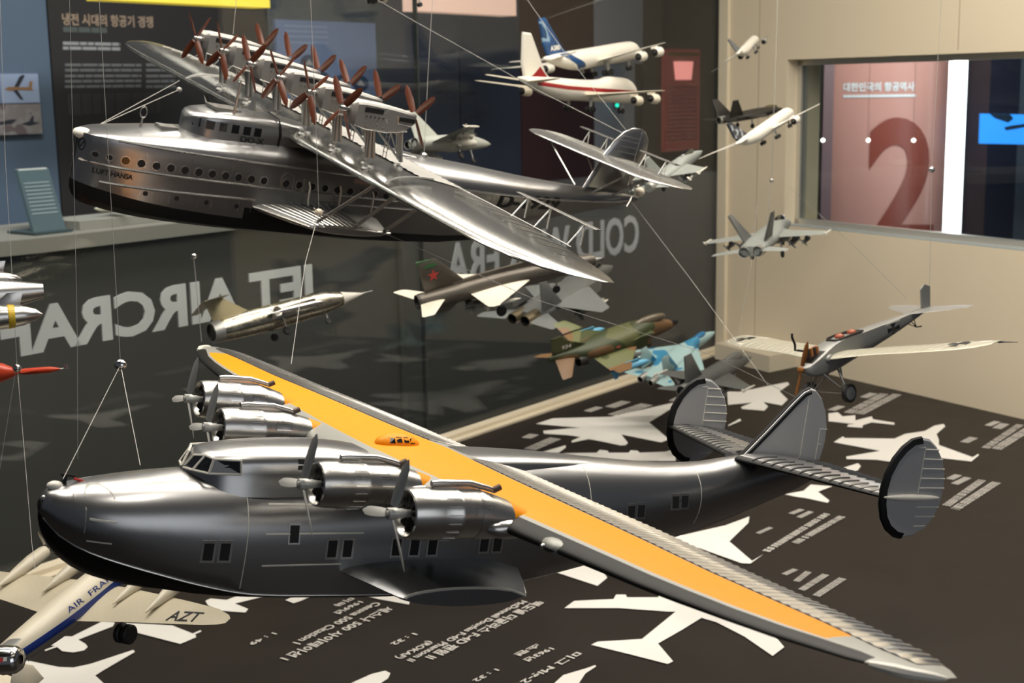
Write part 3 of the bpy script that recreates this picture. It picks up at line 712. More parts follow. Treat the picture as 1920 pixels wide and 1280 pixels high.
    # servo tabs standing behind the outer wing
    for sgn in (-1, 1):
        o = MB(); rows = []
        o.loft([[(16.8 + .5 * u, y * sgn, 3.35 + .03 * s_) for u, s_ in ((0, 0), (.3, 1), (1, 0), (.3, -1))] for y in (14.6, 16, 19.5, 20.8)]); 
        o = o.build('servo_tab', SILVER2, T, 30)
        for y in (15.4, 17.2, 19.8):
            for dx in (-.4, .5): MB().tube([(17.0, y * sgn, 3.3), (16.6 + dx, y * sgn, 2.25)], .045, 6).build('tab_strut', SILVER2, o)
    # ---- six engine pairs on struts
    for k in range(6):
        y = (2.5 - k) * 3.243
        rings = []
        for x, hw, zt, zb in [(10.15, .30, 5.45, 4.72), (10.35, .52, 5.62, 4.42), (10.8, .56, 5.66, 4.32), (12.3, .58, 5.62, 4.3), (13.6, .5, 5.5, 4.5), (14.2, .34, 5.42, 4.85)]:
            c = .1; rings.append([(x, y - hw, zb + c), (x, y - hw, zt - c), (x, y - hw + c, zt), (x, y + hw - c, zt), (x, y + hw, zt - c), (x, y + hw, zb + c), (x, y + hw - c, zb), (x, y - hw + c, zb)])
        m = MB().loft(rings, mi=lambda i, j: 1 if j in (2,) else 0); E = m.build('engine_nacelle', [mat('pale_nacelle_paint', (.30, .295, .28), .4, .35), mat('nacelle_top_paint', (.50, .48, .43), .4)], T, 30)  # top face a paler tone than the sides
        for sgn in (-1, 1):
            sy = y + sgn * .57
            MB().box((10.75, min(sy, sy + sgn * .02), 5.2), (11.9, max(sy, sy + sgn * .02), 5.45)).build('side_slot', DARK, E, 0); MB().box((13.0, min(sy - sgn * .04, sy), 4.98), (14.0, max(sy - sgn * .04, sy), 5.2)).build('side_slot', DARK, E, 0)
            d = MB()
            for q in range(5): d.lathe([(0, .07), (.05, .07), (.05, .04)], (10.9 + .26 * q, sy, 5.0), (0, sgn, 0), 10)
            for (x, z) in [(11.4, 4.62), (11.65, 4.64), (11.0, 4.5), (12.1, 4.5), (12.2, 4.95), (12.25, 4.8)]: d.ball((x, sy, z), .055, .055, .07, 8, 6)
            d.tube([(11.95, sy, 5.2), (12.2, sy, 5.5)], .025, 5); d.tube([(12.85, sy - sgn * .03, 5.25), (13.0, sy - sgn * .03, 4.85), (13.9, sy - sgn * .06, 4.82)], .025, 5)
            d.tube([(10.3, sy - sgn * .05, 4.45), (11.0, sy + sgn * .01, 4.34), (12.4, sy + sgn * .01, 4.32), (13.7, sy - sgn * .08, 4.52)], .035, 5)
            d.build('exhaust_stubs', SILVER2, E)
        for xh, zh, sg in ((9.75, 5.13, -1), (14.3, 5.3, 1)):
            p = MB()
            tws = (-1 if k in (0, 1, 3, 4) else 1) * .42
            for q in range(4): blade_mb(1.9, .44, R(45 + 90 * q + ((k * 5) % 3 - 1) * 5), xh, y, zh, tws if sg < 0 else .38, p, 0, t=.14)
            p.lathe([(0, .05), (.02, .12), (.2, .14), (.55, .16)] if sg < 0 else [(-.5, .14), (-.1, .13), (.12, .05)], (xh - (.15 if sg < 0 else 0), y, zh), n=12, mi=1, cap0=True, cap1=True)
            p.build('propeller', [WOOD, SILVER2], E)
        st = MB()
        for (xb, xt, yo) in [(11.75, 11.5, -.35), (12.15, 11.75, .35), (12.1, 11.7, -.3), (13.9, 13.5, -.3), (14.2, 13.7, .3)]:
            st.tube([(xt, y + yo, 4.35), (xb, y + yo, 2.85)], [.14, .16], 10, flat=.7); st.lathe([(0, .24), (.12, .17)], (xb, y + yo, up(xb, y) - .02), (0, 0, 1), 10)
        st.tube([(12.0, y - .3, 4.3), (13.9, y - .3, 2.85)], .07, 6); st.tube([(13.2, y + .3, 4.3), (14.2, y + .3, 2.9)], .05, 6)
        st.build('strut', SILVERD, E)
        ld = MB()
        for dy in (-.18, .12): ld.tube([(12.9, y + dy, 4.4), (13.0, y + dy, 2.9)], .025, 5)
        for z in (3.2, 3.6, 4.0): ld.tube([(12.95, y - .18, z), (12.95, y + .12, z)], .02, 5)
        ld.build('ladder', SILVERD, E)
    # ---- sponsons with ribbed tops, struts
    for sgn in (-1, 1):
        rings = []; us = [0, .03, .08, .18, .35, .55, .75, .92, 1]
        for y, xl, xt, z, t in [(1.8, 9.2, 18.0, -1.95, .9), (2.4, 9.5, 17.8, -1.95, .9), (4, 10.5, 17.2, -1.98, .75), (5.3, 11.3, 16.6, -2.0, .5), (5.5, 11.5, 16.4, -2.0, .3)]:
            c = xt - xl
            upz = [(xl + c * u, y * sgn, z + t * .38 * (4 * u * (1 - u)) ** .5) for u in us]
            lo = [(xl + c * u, y * sgn, z - t * .62 * (4 * u * (1 - u)) ** .5) for u in us]
            rings.append(upz[::-1] + lo[1:-1])
        o = MB().loft(rings).build('sponson', SILVERD, T, 35)
        rb = MB()
        for q in range(11):
            f_ = .06 + .06 * q; pts = []
            for y, xl, xt, z, t in [(2.2, 9.4, 17.85, -1.95, .9), (3, 9.9, 17.5, -1.96, .85), (4, 10.5, 17.2, -1.98, .75), (5.3, 11.3, 16.6, -2.0, .5)]:
                pts.append((xl + (xt - xl) * f_, y * sgn, z + t * .38 * (4 * f_ * (1 - f_)) ** .5 + .015))
            rb.tube(pts, .04, 5)
        rb.tube([(9.3, 2.0 * sgn, -1.93), (11.35, 5.4 * sgn, -1.98)], .08, 6); rb.build('sponson_ribs', SILVER2, o)
        for a, b in [((11.7, 5.35, -1.7), (11.9, 9.5, 1.7)), ((14.3, 5.3, -1.75), (13.4, 9.9, 1.65)), ((16.3, 5.4, -1.8), (15.0, 10.6, 1.7))]:
            MB().tube([(a[0], a[1] * sgn, a[2]), (b[0], b[1] * sgn, b[2])], .14, 10, flat=.55).build('wing_strut', SILVERD, T)
        MB().tube([(12.2, 5.4 * sgn, -1.85), (16.6, 5.5 * sgn, -1.9)], .13, 10, flat=.5).build('strut_spar', SILVER2, T)
        for (x, z0, z1) in [(12.5, -.15, -1.5), (14.6, -.2, -1.6), (16.9, -.3, -1.7)]:
            m = MB().tube([(x, 2.65 * sgn, z0), (x + .1, 2.7 * sgn, z0 - .3), (x + .12, 2.75 * sgn, z1 + .3), (x + .25, 2.7 * sgn, z1)], .05, 6); m.build('fender_rail', WHITE, T)
    # ---- tail
    fo = [(35.9, 1.0), (36.4, 2.2), (37.0, 3.5), (37.6, 4.5), (38.3, 5.2), (39.0, 5.52), (39.7, 5.58), (40.3, 5.4), (40.75, 4.95), (40.9, 4.2), (40.75, 3.0), (40.5, 2.2), (40.0, 1.5), (39.6, .95)]
    f = fin_mb(fo, 0, .42, .88).build('tail_fin', SILVER, T, 50)
    MB().tube([(fo[k][0], 0, fo[k][1]) for k in range(11)], .06, 8).build('fin_edge', SILVER2, f)
    m = MB()
    for z in (2.1, 3.9, 4.3, 4.7, 5.0): m.tube([(38.0, -.2, z), (39.8, -.2, z - .08)], .018, 5)
    m.box((39.78, -.22, 1.5), (39.83, .22, 5.4)); m.build('rudder_lines', SILVERD, f)
    m = MB(); m.tube([(40.4, 0, 2.0), (41.2, 0, 1.0), (40.4, 0, .7)], .06, 6); m.tube([(39.6, -.1, 2.6), (40.3, -.5, 1.0), (39.2, -1.3, .35)], .05, 6); m.tube([(39.9, .2, 1.2), (40.9, -2.2, 3.1)], .06, 6); m.build('tail_strut', SILVER2, T)
    secs = [(s_, np.interp(abs(s_), [0, 5.2, 6.4, 7.0, 7.3], [34.8, 34.9, 35.5, 36.4, 37.4]), 0, 3.3, .07) for s_ in [-7.3, -7.1, -6.8, -6.4, -5.8, -5, -3.5, -1.8, 0, 1.8, 3.5, 5, 5.8, 6.4, 6.8, 7.1, 7.3]]
    secs = [(a, b, np.interp(abs(a), [0, 5, 6.6, 7.3], [39.9, 39.6, 39.2, 38.2]) - b, z, t) for a, b, c, z, t in secs]
    st = wing_mb(secs, camber=0).build('stabilizer', SILVER2, T, 40)
    m = MB()
    for s_ in np.arange(-6.6, 6.7, .33):
        l = np.interp(abs(s_), [0, 5.2, 6.4, 7], [34.8, 34.9, 35.5, 36.4]); r_ = np.interp(abs(s_), [0, 5, 6.6], [39.9, 39.6, 39.2]); c = r_ - l
        m.tube([(l + c * u, s_, 3.3 + c * .07 * foil(u) + .01) for u in (.45, .6, .8, .97)], .022, 4)
    m.build('stabilizer_ribs', SILVERD, st)
    for sgn in (-1, 1):
        o = MB().loft([[(38.7 + .8 * u, y * sgn, 4.35 + .06 * s_) for u, s_ in ((0, 0), (.3, 1), (1, 0), (.3, -1))] for y in (1.4, 2.2, 4.0, 4.8)]).build('servo_tab', SILVER2, T, 30)
        for y in (2.0, 3.9):
            for dx in (-.2, .35): MB().tube([(38.9, y * sgn, 4.3), (38.7 + dx, y * sgn, 3.35)], .04, 6).build('tab_strut', SILVER2, o)
        q = MB(); q.tube([(36.0, .9 * sgn, .95), (35.6, 4.2 * sgn, 3.25)], .07, 6); q.build('stabilizer_strut', SILVER2, T)
        q = MB(); q.tube([(38.2, .7 * sgn, .9), (38.4, 3.6 * sgn, 3.25)], .06, 6); q.build('stabilizer_strut', SILVER2, T)
    MB().ball((40.9, -.55, 1.35), .34, .34, .34, 14, 10).build('tail_ball', mat('pearl_plastic', (.75, .66, .52), .3), T)
    return T
# ================================================================== smaller aircraft
def fus_mb(tab, n=20, exp=2.0, steps=4, mi=0):
    """tab rows (x, zc, hw, hh)"""
    xs = []
    for i in range(len(tab) - 1):
        for k in range(steps): xs.append(tab[i][0] + (tab[i + 1][0] - tab[i][0]) * k / steps)
    xs.append(tab[-1][0]); rings = []
    for x in xs:
        zc, hw, hh = interp(tab, x); hw = max(hw, .005); hh = max(hh, .005); r_ = []
        for k in range(n):
            a = 2 * PI * k / n; c_, s_ = math.cos(a), math.sin(a)
            r_.append((x, hw * math.copysign(abs(c_) ** (2 / exp), c_), zc + hh * math.copysign(abs(s_) ** (2 / exp), s_)))
        rings.append(r_)
    return MB().loft(rings, True, True, mi)

def half_wing(T, name, secs, mats, both=True, zone=None, camber=.01):
    out = []
    for sgn in ((1, -1) if both else (1,)):
        m = wing_mb([(s_[0] * sgn, *s_[1:]) for s_ in secs], camber=camber, zone=zone)
        out.append(m.build(name, mats, T, 40))
    return out

def airliner(name, label, cat, loc, ypr, S, L, r, span, fin, body, wingm, finm, tailm, engs, er, el, stripe=None, dark_fin_base=None, hump=None, gear=True, sweep=.55, wroot=(.36, .17), extra=None, dih=.08, stab=.17, belly=None, wheels=None, finx=(.80, .93, .99, 1.0)):
    T = thing(name, label, cat, 'hanging model aircraft', loc, ypr, S)
    f = [(0, -.25 * r, .02, .02), (.012 * L, -.2 * r, .42 * r, .42 * r), (.045 * L, -.08 * r, .8 * r, .82 * r), (.10 * L, 0, r, r), (.5 * L, 0, r, r), (.68 * L, 0, r, r), (.82 * L, .22 * r, .78 * r, .76 * r), (.93 * L, .5 * r, .42 * r, .42 * r), (L, .68 * r, .1 * r, .12 * r)]
    if hump: f = [(x, z + hump * np.interp(x / L, [0, .05, .12, .25, .33, .4], [0, .25, .42, .42, .2, 0]), w_, h_ + hump * np.interp(x / L, [0, .05, .12, .25, .33, .4], [0, .25, .42, .42, .2, 0])) for x, z, w_, h_ in f for _ in (0,)]
    if hump: f = sorted(f + [(.2 * L, .42 * hump, r, r + .42 * hump), (.28 * L, .38 * hump, r, r + .38 * hump), (.34 * L, .15 * hump, r, r + .15 * hump)])
    B = fus_mb(f, 24).build('fuselage', body, T); SF = Surf(B)
    x0, cr = wroot[0] * L, wroot[1] * L; hs = span / 2
    secs = [(r * .5, x0, cr, -.45 * r, .12), (hs * .35, x0 + hs * .35 * sweep, cr * .62, -.45 * r + hs * .35 * dih, .11), (hs * .97, x0 + hs * .97 * sweep, cr * .26, -.45 * r + hs * .97 * dih, .09), (hs, x0 + hs * (sweep + .02), cr * .17, -.45 * r + hs * dih, .05)]
    half_wing(T, 'wing', secs, wingm)
    ss = stab * span; xt = .85 * L; ct = .10 * L
    half_wing(T, 'tailplane', [(r * .2, xt, ct, .45 * r, .1), (ss * .98, xt + ss * .62, ct * .42, .45 * r + ss * .1, .08), (ss, xt + ss * .66, ct * .3, .45 * r + ss * .1, .05)], tailm)
    z0 = .8 * r; fo = [(finx[0] * L - .05 * L, z0 - .1 * r), (finx[0] * L, z0 + .12 * fin), (finx[1] * L, z0 + fin), (finx[2] * L, z0 + fin), (finx[3] * L * .985, z0 + .3 * fin), (.955 * L, z0 - .25 * r)]
    F = fin_mb(fo, 0, .3 * r, .93).build('tail_fin', finm, T, 30)
    for k, (y, xe) in enumerate(engs):
        for sgn in (-1, 1):
            zz = -.45 * r + y * dih - er * 1.15
            m = MB().lathe([(.12 * el, er * .62), (.02 * el, er * .86), (0, er * .95), (.06 * el, er * 1.02), (.3 * el, er * 1.03), (.62 * el, er * .9), (.75 * el, er * .78), (.74 * el, er * .5), (.7 * el, er * .48)], (xe, y * sgn, zz), n=18, mi=lambda i, j: 1 if i < 1 or i >= 6 else 0)
            m.lathe([(.12 * el, 0), (.12 * el, er * .7)], (xe, y * sgn, zz), n=14, mi=1); m.lathe([(.7 * el, er * .55), (1.0 * el, er * .12)], (xe, y * sgn, zz), n=14, mi=1, cap1=True)
            m.obox((xe + .25 * el, y * sgn - .1, zz + er * .8), (el * .9, 0, 0), (0, .2, 0), (0, 0, er * .55)); m.build('engine_nacelle', [wingm if not isinstance(wingm, list) else wingm[0], DARK], T)
    if gear:
        for (x, y, n_) in (wheels or [(.12 * L, 0, 1), (.5 * L, .06 * span, 2), (.5 * L, -.06 * span, 2)]):
            m = MB(); zb = -r * 1.75; m.tube([(x, y, -r * .6), (x, y, zb)], .16 * r, 8)
            g = m.build('landing_gear_leg', SILVERD, T); q = MB()
            for dx in ([0] if n_ == 1 else [-.3 * r, .3 * r]):
                for dy in (-.2 * r, .2 * r): q.lathe([(-.1 * r, .05 * r), (-.1 * r, .24 * r), (-.05 * r, .29 * r), (.05 * r, .29 * r), (.1 * r, .24 * r), (.1 * r, .05 * r)], (x + dx, y + dy, zb), (0, 1, 0), 14, cap0=True, cap1=True)
            q.build('wheel', RUBBER, g)
    if stripe:
        m = MB()
        for side in (-1, 1):
            rise = lambda x: .3 * r * max(0, x / L - .68) / .3
            band(m, SF, .03 * L, .89 * L, lambda x: stripe[1] + rise(x), lambda x: stripe[2] + rise(x), side, 24, 5, .05)
        m.build('stripe', stripe[0], T, 0)
    m = MB()
    for side in (-1, 1):
        decal(m, SF, [(.03 * L, .3 * r), (.05 * L, .35 * r), (.05 * L, .52 * r), (.035 * L, .48 * r)], side, .05)
    m.build('cockpit_window', DGLASS, T, 0)
    if extra: extra(T, SF, F, L, r)
    return T

def jet(label, loc, ypr, S, L, fus, wing, stab, fins, bodym, wingm, stabm=None, finm=None, canopy=None, nozz=(), intakes=(), stores=(), gear=(), noz_m=None, exp=2.2, cat='model airplane', extra=None, name='model_jet', nosem=None, probe=None, canm=None):
    T = thing(name, label, cat, 'hanging model aircraft', loc, ypr, S)
    stabm = stabm or wingm; finm = finm or bodym
    B = fus_mb(fus, 20, exp).build('fuselage', bodym, T, 60); SF = Surf(B)
    half_wing(T, 'wing', wing, wingm)
    if stab: half_wing(T, 'tailplane', stab, stabm)
    F = None
    for (poly, y, cant, t) in fins:
        for sgn in ((1,) if y == 0 else (1, -1)):
            m = fin_mb(poly, 0, t, .9); zb = min(p[1] for p in poly)
            M = Matrix.Translation((0, y * sgn, zb)) @ Matrix.Rotation(-R(cant) * sgn, 4, 'X') @ Matrix.Translation((0, 0, -zb))
            F = m.moved(M).build('tail_fin', finm, T, 30)
    if canopy:
        x, z, a, b, c = canopy
        MB().ball((x, 0, z), a, b, c, 18, 12).build('canopy', canm or DGLASS, T)
    for (x, y, z, r, l) in nozz:
        for sgn in ((1,) if y == 0 else (1, -1)):
            m = MB().lathe([(-l, r * 1.12), (-l * .4, r * 1.08), (0, r), (-.02, r * .88), (-l * .8, r * .7)], (x, y * sgn, z), n=20, mi=lambda i, j: 1 if i >= 3 else 0)
            m.lathe([(-l * .8, 0), (-l * .8, r * .8)], (x, y * sgn, z), n=16, mi=1); m.build('exhaust_nozzle', [noz_m or SILVERD, DARK], T)
    for (x0, x1, y, z, w_, h_) in intakes:
        for sgn in (1, -1):
            m = MB(); rings = []
            for x, q in [(x0, 1), (x0 + .02, 1.03), (x0 + (x1 - x0) * .4, 1.05), (x1, .6)]:
                rings.append([(x - (.35 * h_ if (k < 2 and x < x0 + .1) else 0), sgn * (y + w_ / 2 * a * q), z + h_ / 2 * b * q) for k, (a, b) in enumerate([(-1, 1), (1, 1), (1.05, 0), (1, -1), (-1, -1)])])
            m.loft(rings, True, True); I = m.build('air_intake', bodym, T, 30)
            MB().box((x0 - .06, sgn * (y - w_ * .4) if sgn > 0 else -(y + w_ * .4), z - h_ * .42), (x0 - .02, sgn * (y + w_ * .4) if sgn > 0 else -(y - w_ * .4), z + h_ * .4)).build('intake_opening', DARK, I)
    for (x, y, z, l, r, m_, py) in stores:
        for sgn in (1, -1):
            m = MB().lathe([(0, .01), (l * .1, r * .7), (l * .22, r), (l * .75, r), (l, r * .3)], (x, y * sgn, z), n=12, cap1=True)
            m.obox((x + l * .3, y * sgn - .04, z + r * .7), (l * .35, 0, 0), (0, .08, 0), (0, 0, py))
            for a in range(4):
                c_, s_ = math.cos(PI / 4 + a * PI / 2), math.sin(PI / 4 + a * PI / 2)
                m.prism([(x + l * .82, y * sgn + c_ * r * .5, z + s_ * r * .5), (x + l * .9, y * sgn + c_ * r * 2.2, z + s_ * r * 2.2), (x + l * .98, y * sgn + c_ * r * 2.2, z + s_ * r * 2.2), (x + l * .98, y * sgn + c_ * r * .4, z + s_ * r * .4)], (0, .03, .03))
            m.build('under_wing_store', m_, T)
    for (x, y, z0, z1, r) in gear:
        for sgn in ((1,) if y == 0 else (1, -1)):
            g = MB().tube([(x, y * sgn, z0), (x, y * sgn * 1.05, z1)], r * .25, 8).build('landing_gear_leg', SILVERD, T)
            MB().lathe([(-r * .25, r * .3), (-r * .3, r * .8), (-r * .15, r), (r * .15, r), (r * .3, r * .8), (r * .25, r * .3)], (x, y * sgn * 1.05, z1), (0, 1, 0), 16, cap0=True, cap1=True).build('wheel', RUBBER, g)
    if probe:
        MB().tube([(probe[0], 0, probe[2]), (probe[1], 0, probe[2])], [.02, .05], 6).build('nose_probe', nosem or SILVERD, T)
    if extra: extra(T, SF, F)
    return T

def star_poly(cx, cz, r, q=.42):
    return [(cx + (r if k % 2 == 0 else r * q) * math.sin(PI * k / 5), cz + (r if k % 2 == 0 else r * q) * math.cos(PI * k / 5)) for k in range(10)]

def build_airliners():
    BLUE = blotch('deep_blue_paint', [(.01, .055, .16), (.015, .08, .22), (.22, .34, .45), (.008, .05, .14)], .09, .35)
    RED = mat('crimson_paint', (.30, .012, .016), .35)
    def a380(T, SF, F, L, r):
        m = MB()
        for side in (-1, 1):
            for k in range(14):
                z0 = -.95 * r + 1.9 * r * k / 14; z1 = -.95 * r + 1.9 * r * (k + 1) / 14
                f0 = lambda z: L * (.72 + .05 * (z / r) + .03 * math.sin(2.4 * z / r)); f1 = lambda z: L * (.795 + .075 * (z / r) + .02 * math.sin(2 * z / r))
                for q in range(3):
                    g = lambda z, t: f0(z) + (f1(z) - f0(z)) * t / 3
                    decal(m, SF, [(g(z0, q), z0), (g(z0, q + 1), z0), (g(z1, q + 1), z1), (g(z1, q), z1)], side, .08)
        m.build('tail_band', mat('deep_blue_band', (.012, .065, .19), .35), T, 0)
        t = MB()
        for side in (-1, 1): text_decal(t, Surf(F), 'A380', *((.835 * L, .93 * L) if side < 0 else (.93 * L, .835 * L)), r * 1.25, r * 1.75, side, .05, bold=.03)
        t.build('lettering', WHITE, T, 0)
    airliner('model_airliner', 'large white airliner with a dark blue tail fin, upper of the two crossing airliners', 'model airplane',
             (.3991, 4.3554, 1.1106), (235.84, 5.46, 5.92), .00732, 72.7, 3.9, 79.8, 14.5, WHITE, WHITE, BLUE, WHITE, [(14.9, 22), (25.7, 28)], 1.9, 6.2, extra=a380, stab=.19, wheels=[(9, 0, 1), (33, 3.4, 2), (33, -3.4, 2), (36, 6, 2), (36, -6, 2)])
    def b747(T, SF, F, L, r):
        m = MB()
        s_ = Surf(F)
        for side in (-1, 1): decal(m, s_, [(.775 * L, r * .78), (.85 * L, r * 1.85), (.87 * L, r * 1.5), (.9 * L, r * 1.05), (.93 * L, r * .8)], side, .06)
        m.build('fin_flash', RED, T, 0)
    airliner('model_airliner', 'white humped airliner with a red cheat line, under the blue tailed one', 'model airplane',
             (.3775, 4.2017, .9765), (238.58, 357.53, 356.54), .00981, 69, 2.95, 59.6, 11.5, WHITE, CREAMW, WHITE, CREAMW, [(11.7, 20), (20.8, 28)], 1.35, 5.2, stripe=(RED, -.1, .95), hump=1.9, extra=b747, stab=.185)
    airliner('model_airliner', 'small white twin engined airliner banked steeply before the upper cream wall', 'model airplane',
             (.7751, 4.422, 1.1397), (249.29, 12.54, 31.34), .00737, 37, 2.0, 34.5, 6.4, WHITE, GREYP, mat('slate_tail_paint', (.12, .13, .14), .4), WHITE, [(5.8, 12)], 1.15, 3.6, sweep=.45, dih=.04, wroot=(.36, .12))
    NAVY = blotch('navy_tail_paint', [(.012, .017, .03), (.012, .017, .03), (.3, .33, .36)], .35, .35)
    airliner('model_airliner', 'white twin engined airliner with a navy fin at the left edge of the window', 'model airplane',
             (.7693, 3.8232, .9265), (237.75, 12.99, 23.04), .00614, 61, 2.9, 61, 8.6, WHITE, WHITE, NAVY, WHITE, [(9.6, 19)], 1.75, 5.5, sweep=.52, dih=.07, wroot=(.36, .115))
    # top edge: underside of an airliner and one whose wheels just show
    airliner('model_airliner', 'pale swept wing airliner cut by the top edge beside the pinkish sign', 'model airplane',
             tuple(at_depth(812, -14, 3.4)), (214, -4, 6), .0094, 34, 2.0, 34, 6, CREAMW, CREAMW, CREAMW, CREAMW, [(5.6, 11)], 1.0, 3.4, sweep=.5, dih=.03)
    airliner('model_airliner', 'small airliner at the top edge above the window, only its underside in view', 'model airplane',
             tuple(at_depth(1668, -34, 3.9)), (225, 4, 12), .0072, 36, 2.0, 34, 6, WHITE, GREYP, WHITE, WHITE, [(5.6, 12)], 1.1, 3.4, sweep=.45, dih=.03)

def build_far_airliner():
    airliner('model_airliner', 'pale blurred airliner hung beyond the glass at the top left corner', 'model airplane',
             tuple(at_depth(60, -40, 4.7)), (160, 6, -14), .0088, 36, 2.0, 36, 6, CREAMW, CREAMW, CREAMW, CREAMW, [(5.6, 12)], 1.1, 3.4, sweep=.5, dih=.04, wroot=(.36, .12))

def build_jets():
    GR = noise_rough(mat('jet_grey', (.26, .28, .26), .5, .1), 2, .05, colvar=.15)
    GRD = noise_rough(mat('jet_dark_grey', (.12, .125, .12), .5, .1), 2, .05, colvar=.2)
    GRM = noise_rough(mat('jet_mid_grey', (.17, .18, .175), .5, .1), 2, .05, colvar=.15)
    BLK = noise_rough(mat('stealth_black', (.022, .021, .019), .5), 2, .05)
    MIS = mat('missile_white', (.62, .60, .52), .4)
    f18f = [(0, 0, .02, .02), (1.2, .05, .35, .36), (3, .15, .55, .62), (5, .25, .7, .8), (7, .22, .95, .82), (9, .15, 1.3, .78), (12, .1, 1.45, .72), (15, .05, 1.35, .6), (17, -.1, 1.1, .45)]
    jet('grey twin finned jet fighter low before the cream wall below the window', (.7748, 3.8316, .6262), (246.67, 3.69, 6.22), .02697, 17, f18f,
        [(.6, 6.2, 5.2, .2, .06), (1.6, 7.6, 4.1, .2, .05), (5.6, 9.6, 2.1, .12, .05), (5.75, 9.8, 1.8, .12, .03)], [(.8, 14.6, 2.6, -.1, .06), (3.4, 16.6, 1.4, -.15, .05), (3.5, 16.8, 1.1, -.15, .03)],
        [([(12.4, .5), (15.0, 3.4), (16.0, 3.4), (15.4, .5)], .95, 22, .2)], GR, GR, finm=GRD, canopy=(4.6, .85, 1.7, .42, .5), nozz=[(17.2, .62, -.15, .5, 1.4)], intakes=[(7.2, 11, 1.25, -.25, .7, .8)],
        stores=[(7.5, 2.4, -.55, 4.2, .3, GRD, .35), (8.5, 3.7, -.5, 3.4, .2, GRD, .3), (8.9, 5.85, .12, 2.8, .1, MIS, 0)], gear=[(4, 0, -.4, -1.5, .3), (11, 1.4, -.3, -1.5, .4)])
    f35f = [(0, 0, .02, .02), (1.2, 0, .5, .35), (3, .08, .85, .6), (5, .1, 1.5, .75), (8, .05, 1.9, .75), (11, 0, 1.6, .7), (13.5, -.05, 1.0, .6), (15, -.05, .7, .55)]
    jet('black stealth jet fighter in front of the cream wall left of the window', (.8632, 4.3874, .9236), (215.97, 5.68, 358.19), .01866, 15.4, f35f,
        [(1.0, 5.5, 5.6, .1, .06), (1.9, 6.6, 4.4, .1, .05), (5.2, 9.6, 1.5, .1, .04)], [(1.0, 12.8, 2.6, 0, .06), (3.4, 14.4, 1.3, 0, .05)],
        [([(11.0, .4), (13.2, 3.3), (14.4, 3.3), (14.2, .4)], 1.25, 22, .2)], BLK, BLK, canopy=(3.4, .6, 1.6, .5, .5), canm=mat('amber_canopy', (.1, .08, .04), .1), nozz=[(15.4, 0, -.05, .6, 1.2)], gear=[(4, 0, -.3, -1.6, .3), (9.5, 1.6, -.3, -1.6, .4)])
    deltaf = [(0, 0, .02, .02), (1.2, .03, .38, .38), (3, .12, .6, .66), (5, .2, .8, .85), (8, .15, 1.1, .8), (11, .1, 1.0, .72), (13.5, .05, .7, .6), (15, 0, .5, .5)]
    jet('grey canard jet fighter hung behind the rearmost wooden propeller', (-.0457, 3.5266, .8619), (238.36, 357.44, 20.43), .02264, 15, deltaf,
        [(.7, 5.0, 7.6, -.1, .05), (5.2, 10.8, 1.9, -.1, .04), (5.35, 11.0, 1.5, -.1, .03)], None, [([(9.6, .6), (13.0, 3.6), (14.4, 3.6), (14.2, .6)], 0, 0, .24)], noise_rough(mat('jet_light_grey', (.38, .40, .36), .45, .1), 2, .05, colvar=.1), GR, canopy=(4.0, .85, 1.7, .42, .5),
        nozz=[(15.2, .45, 0, .45, 1.2)], intakes=[(5.6, 9, .95, -.1, .55, .75)], stores=[(6.6, 2.4, -.75, 4.6, .36, MIS, .35), (9, 3.8, -.5, 3, .14, MIS, .3), (10.2, 5.4, -.1, 2.9, .12, MIS, 0)], gear=[(4.5, 0, -.5, -1.9, .3), (9.5, 1.7, -.4, -1.9, .4)],
        extra=lambda T, SF, F: half_wing(T, 'canard', [(.7, 4.6, 1.8, .35, .06), (2.2, 6.0, .6, .4, .05)], GR))
    jet('grey jet fighter with missiles behind the tail of the propeller row flying boat', (.4758, 3.4388, .841), (236.42, 14.33, 7.69), .01949, 14.6, deltaf,
        [(.7, 6, 5, .1, .05), (4.7, 9, 1.7, .1, .04), (4.9, 9.2, 1.3, .1, .03)], [(.7, 12.4, 2.2, -.1, .06), (2.8, 13.8, 1.0, -.2, .05)], [([(10.6, .6), (13.2, 3.4), (14.3, 3.4), (14.0, .6)], 0, 0, .22)],
        GR, GR, canopy=(4.2, .8, 1.9, .45, .55), nozz=[(14.9, 0, 0, .55, 1.2)], stores=[(7.6, 2.4, -.6, 3.6, .28, GRD, .35), (8.6, 3.6, -.4, 3, .14, MIS, .3), (8.6, 4.85, .1, 2.8, .1, MIS, 0)], gear=[(4.5, 0, -.5, -1.8, .3), (9, 1.4, -.4, -1.8, .42)])
    # natural metal T-tailed jet
    MET = noise_rough(mat('bare_metal', (.50, .47, .38), .26, 1.), 1.2, .10, colvar=.2)
    f104 = [(0, .1, .02, .02), (1.2, .08, .36, .34), (2.4, .04, .64, .64), (4, .08, .8, .98), (6, .02, 1.02, 1.05), (9, -.1, 1.25, 1.1), (12, -.15, 1.15, 1.08), (14, -.2, .95, .96), (15.3, -.2, .84, .84)]
    def f104x(T, SF, F):
        half_wing(T, 'tailplane', [(0, 13.3, 2.1, 2.5, .05), (3.1, 14.3, .9, 2.1, .04), (3.3, 14.5, .6, 2.08, .03)], SILVERD)
        MB().lathe([(-.3, .02), (.6, .26), (1.5, .46), (2.3, .66)], (0, 0, .06), (1, 0, 0), 18).build('nose_cone', mat('pale_nose_cone', (.55, .53, .48), .4), T)
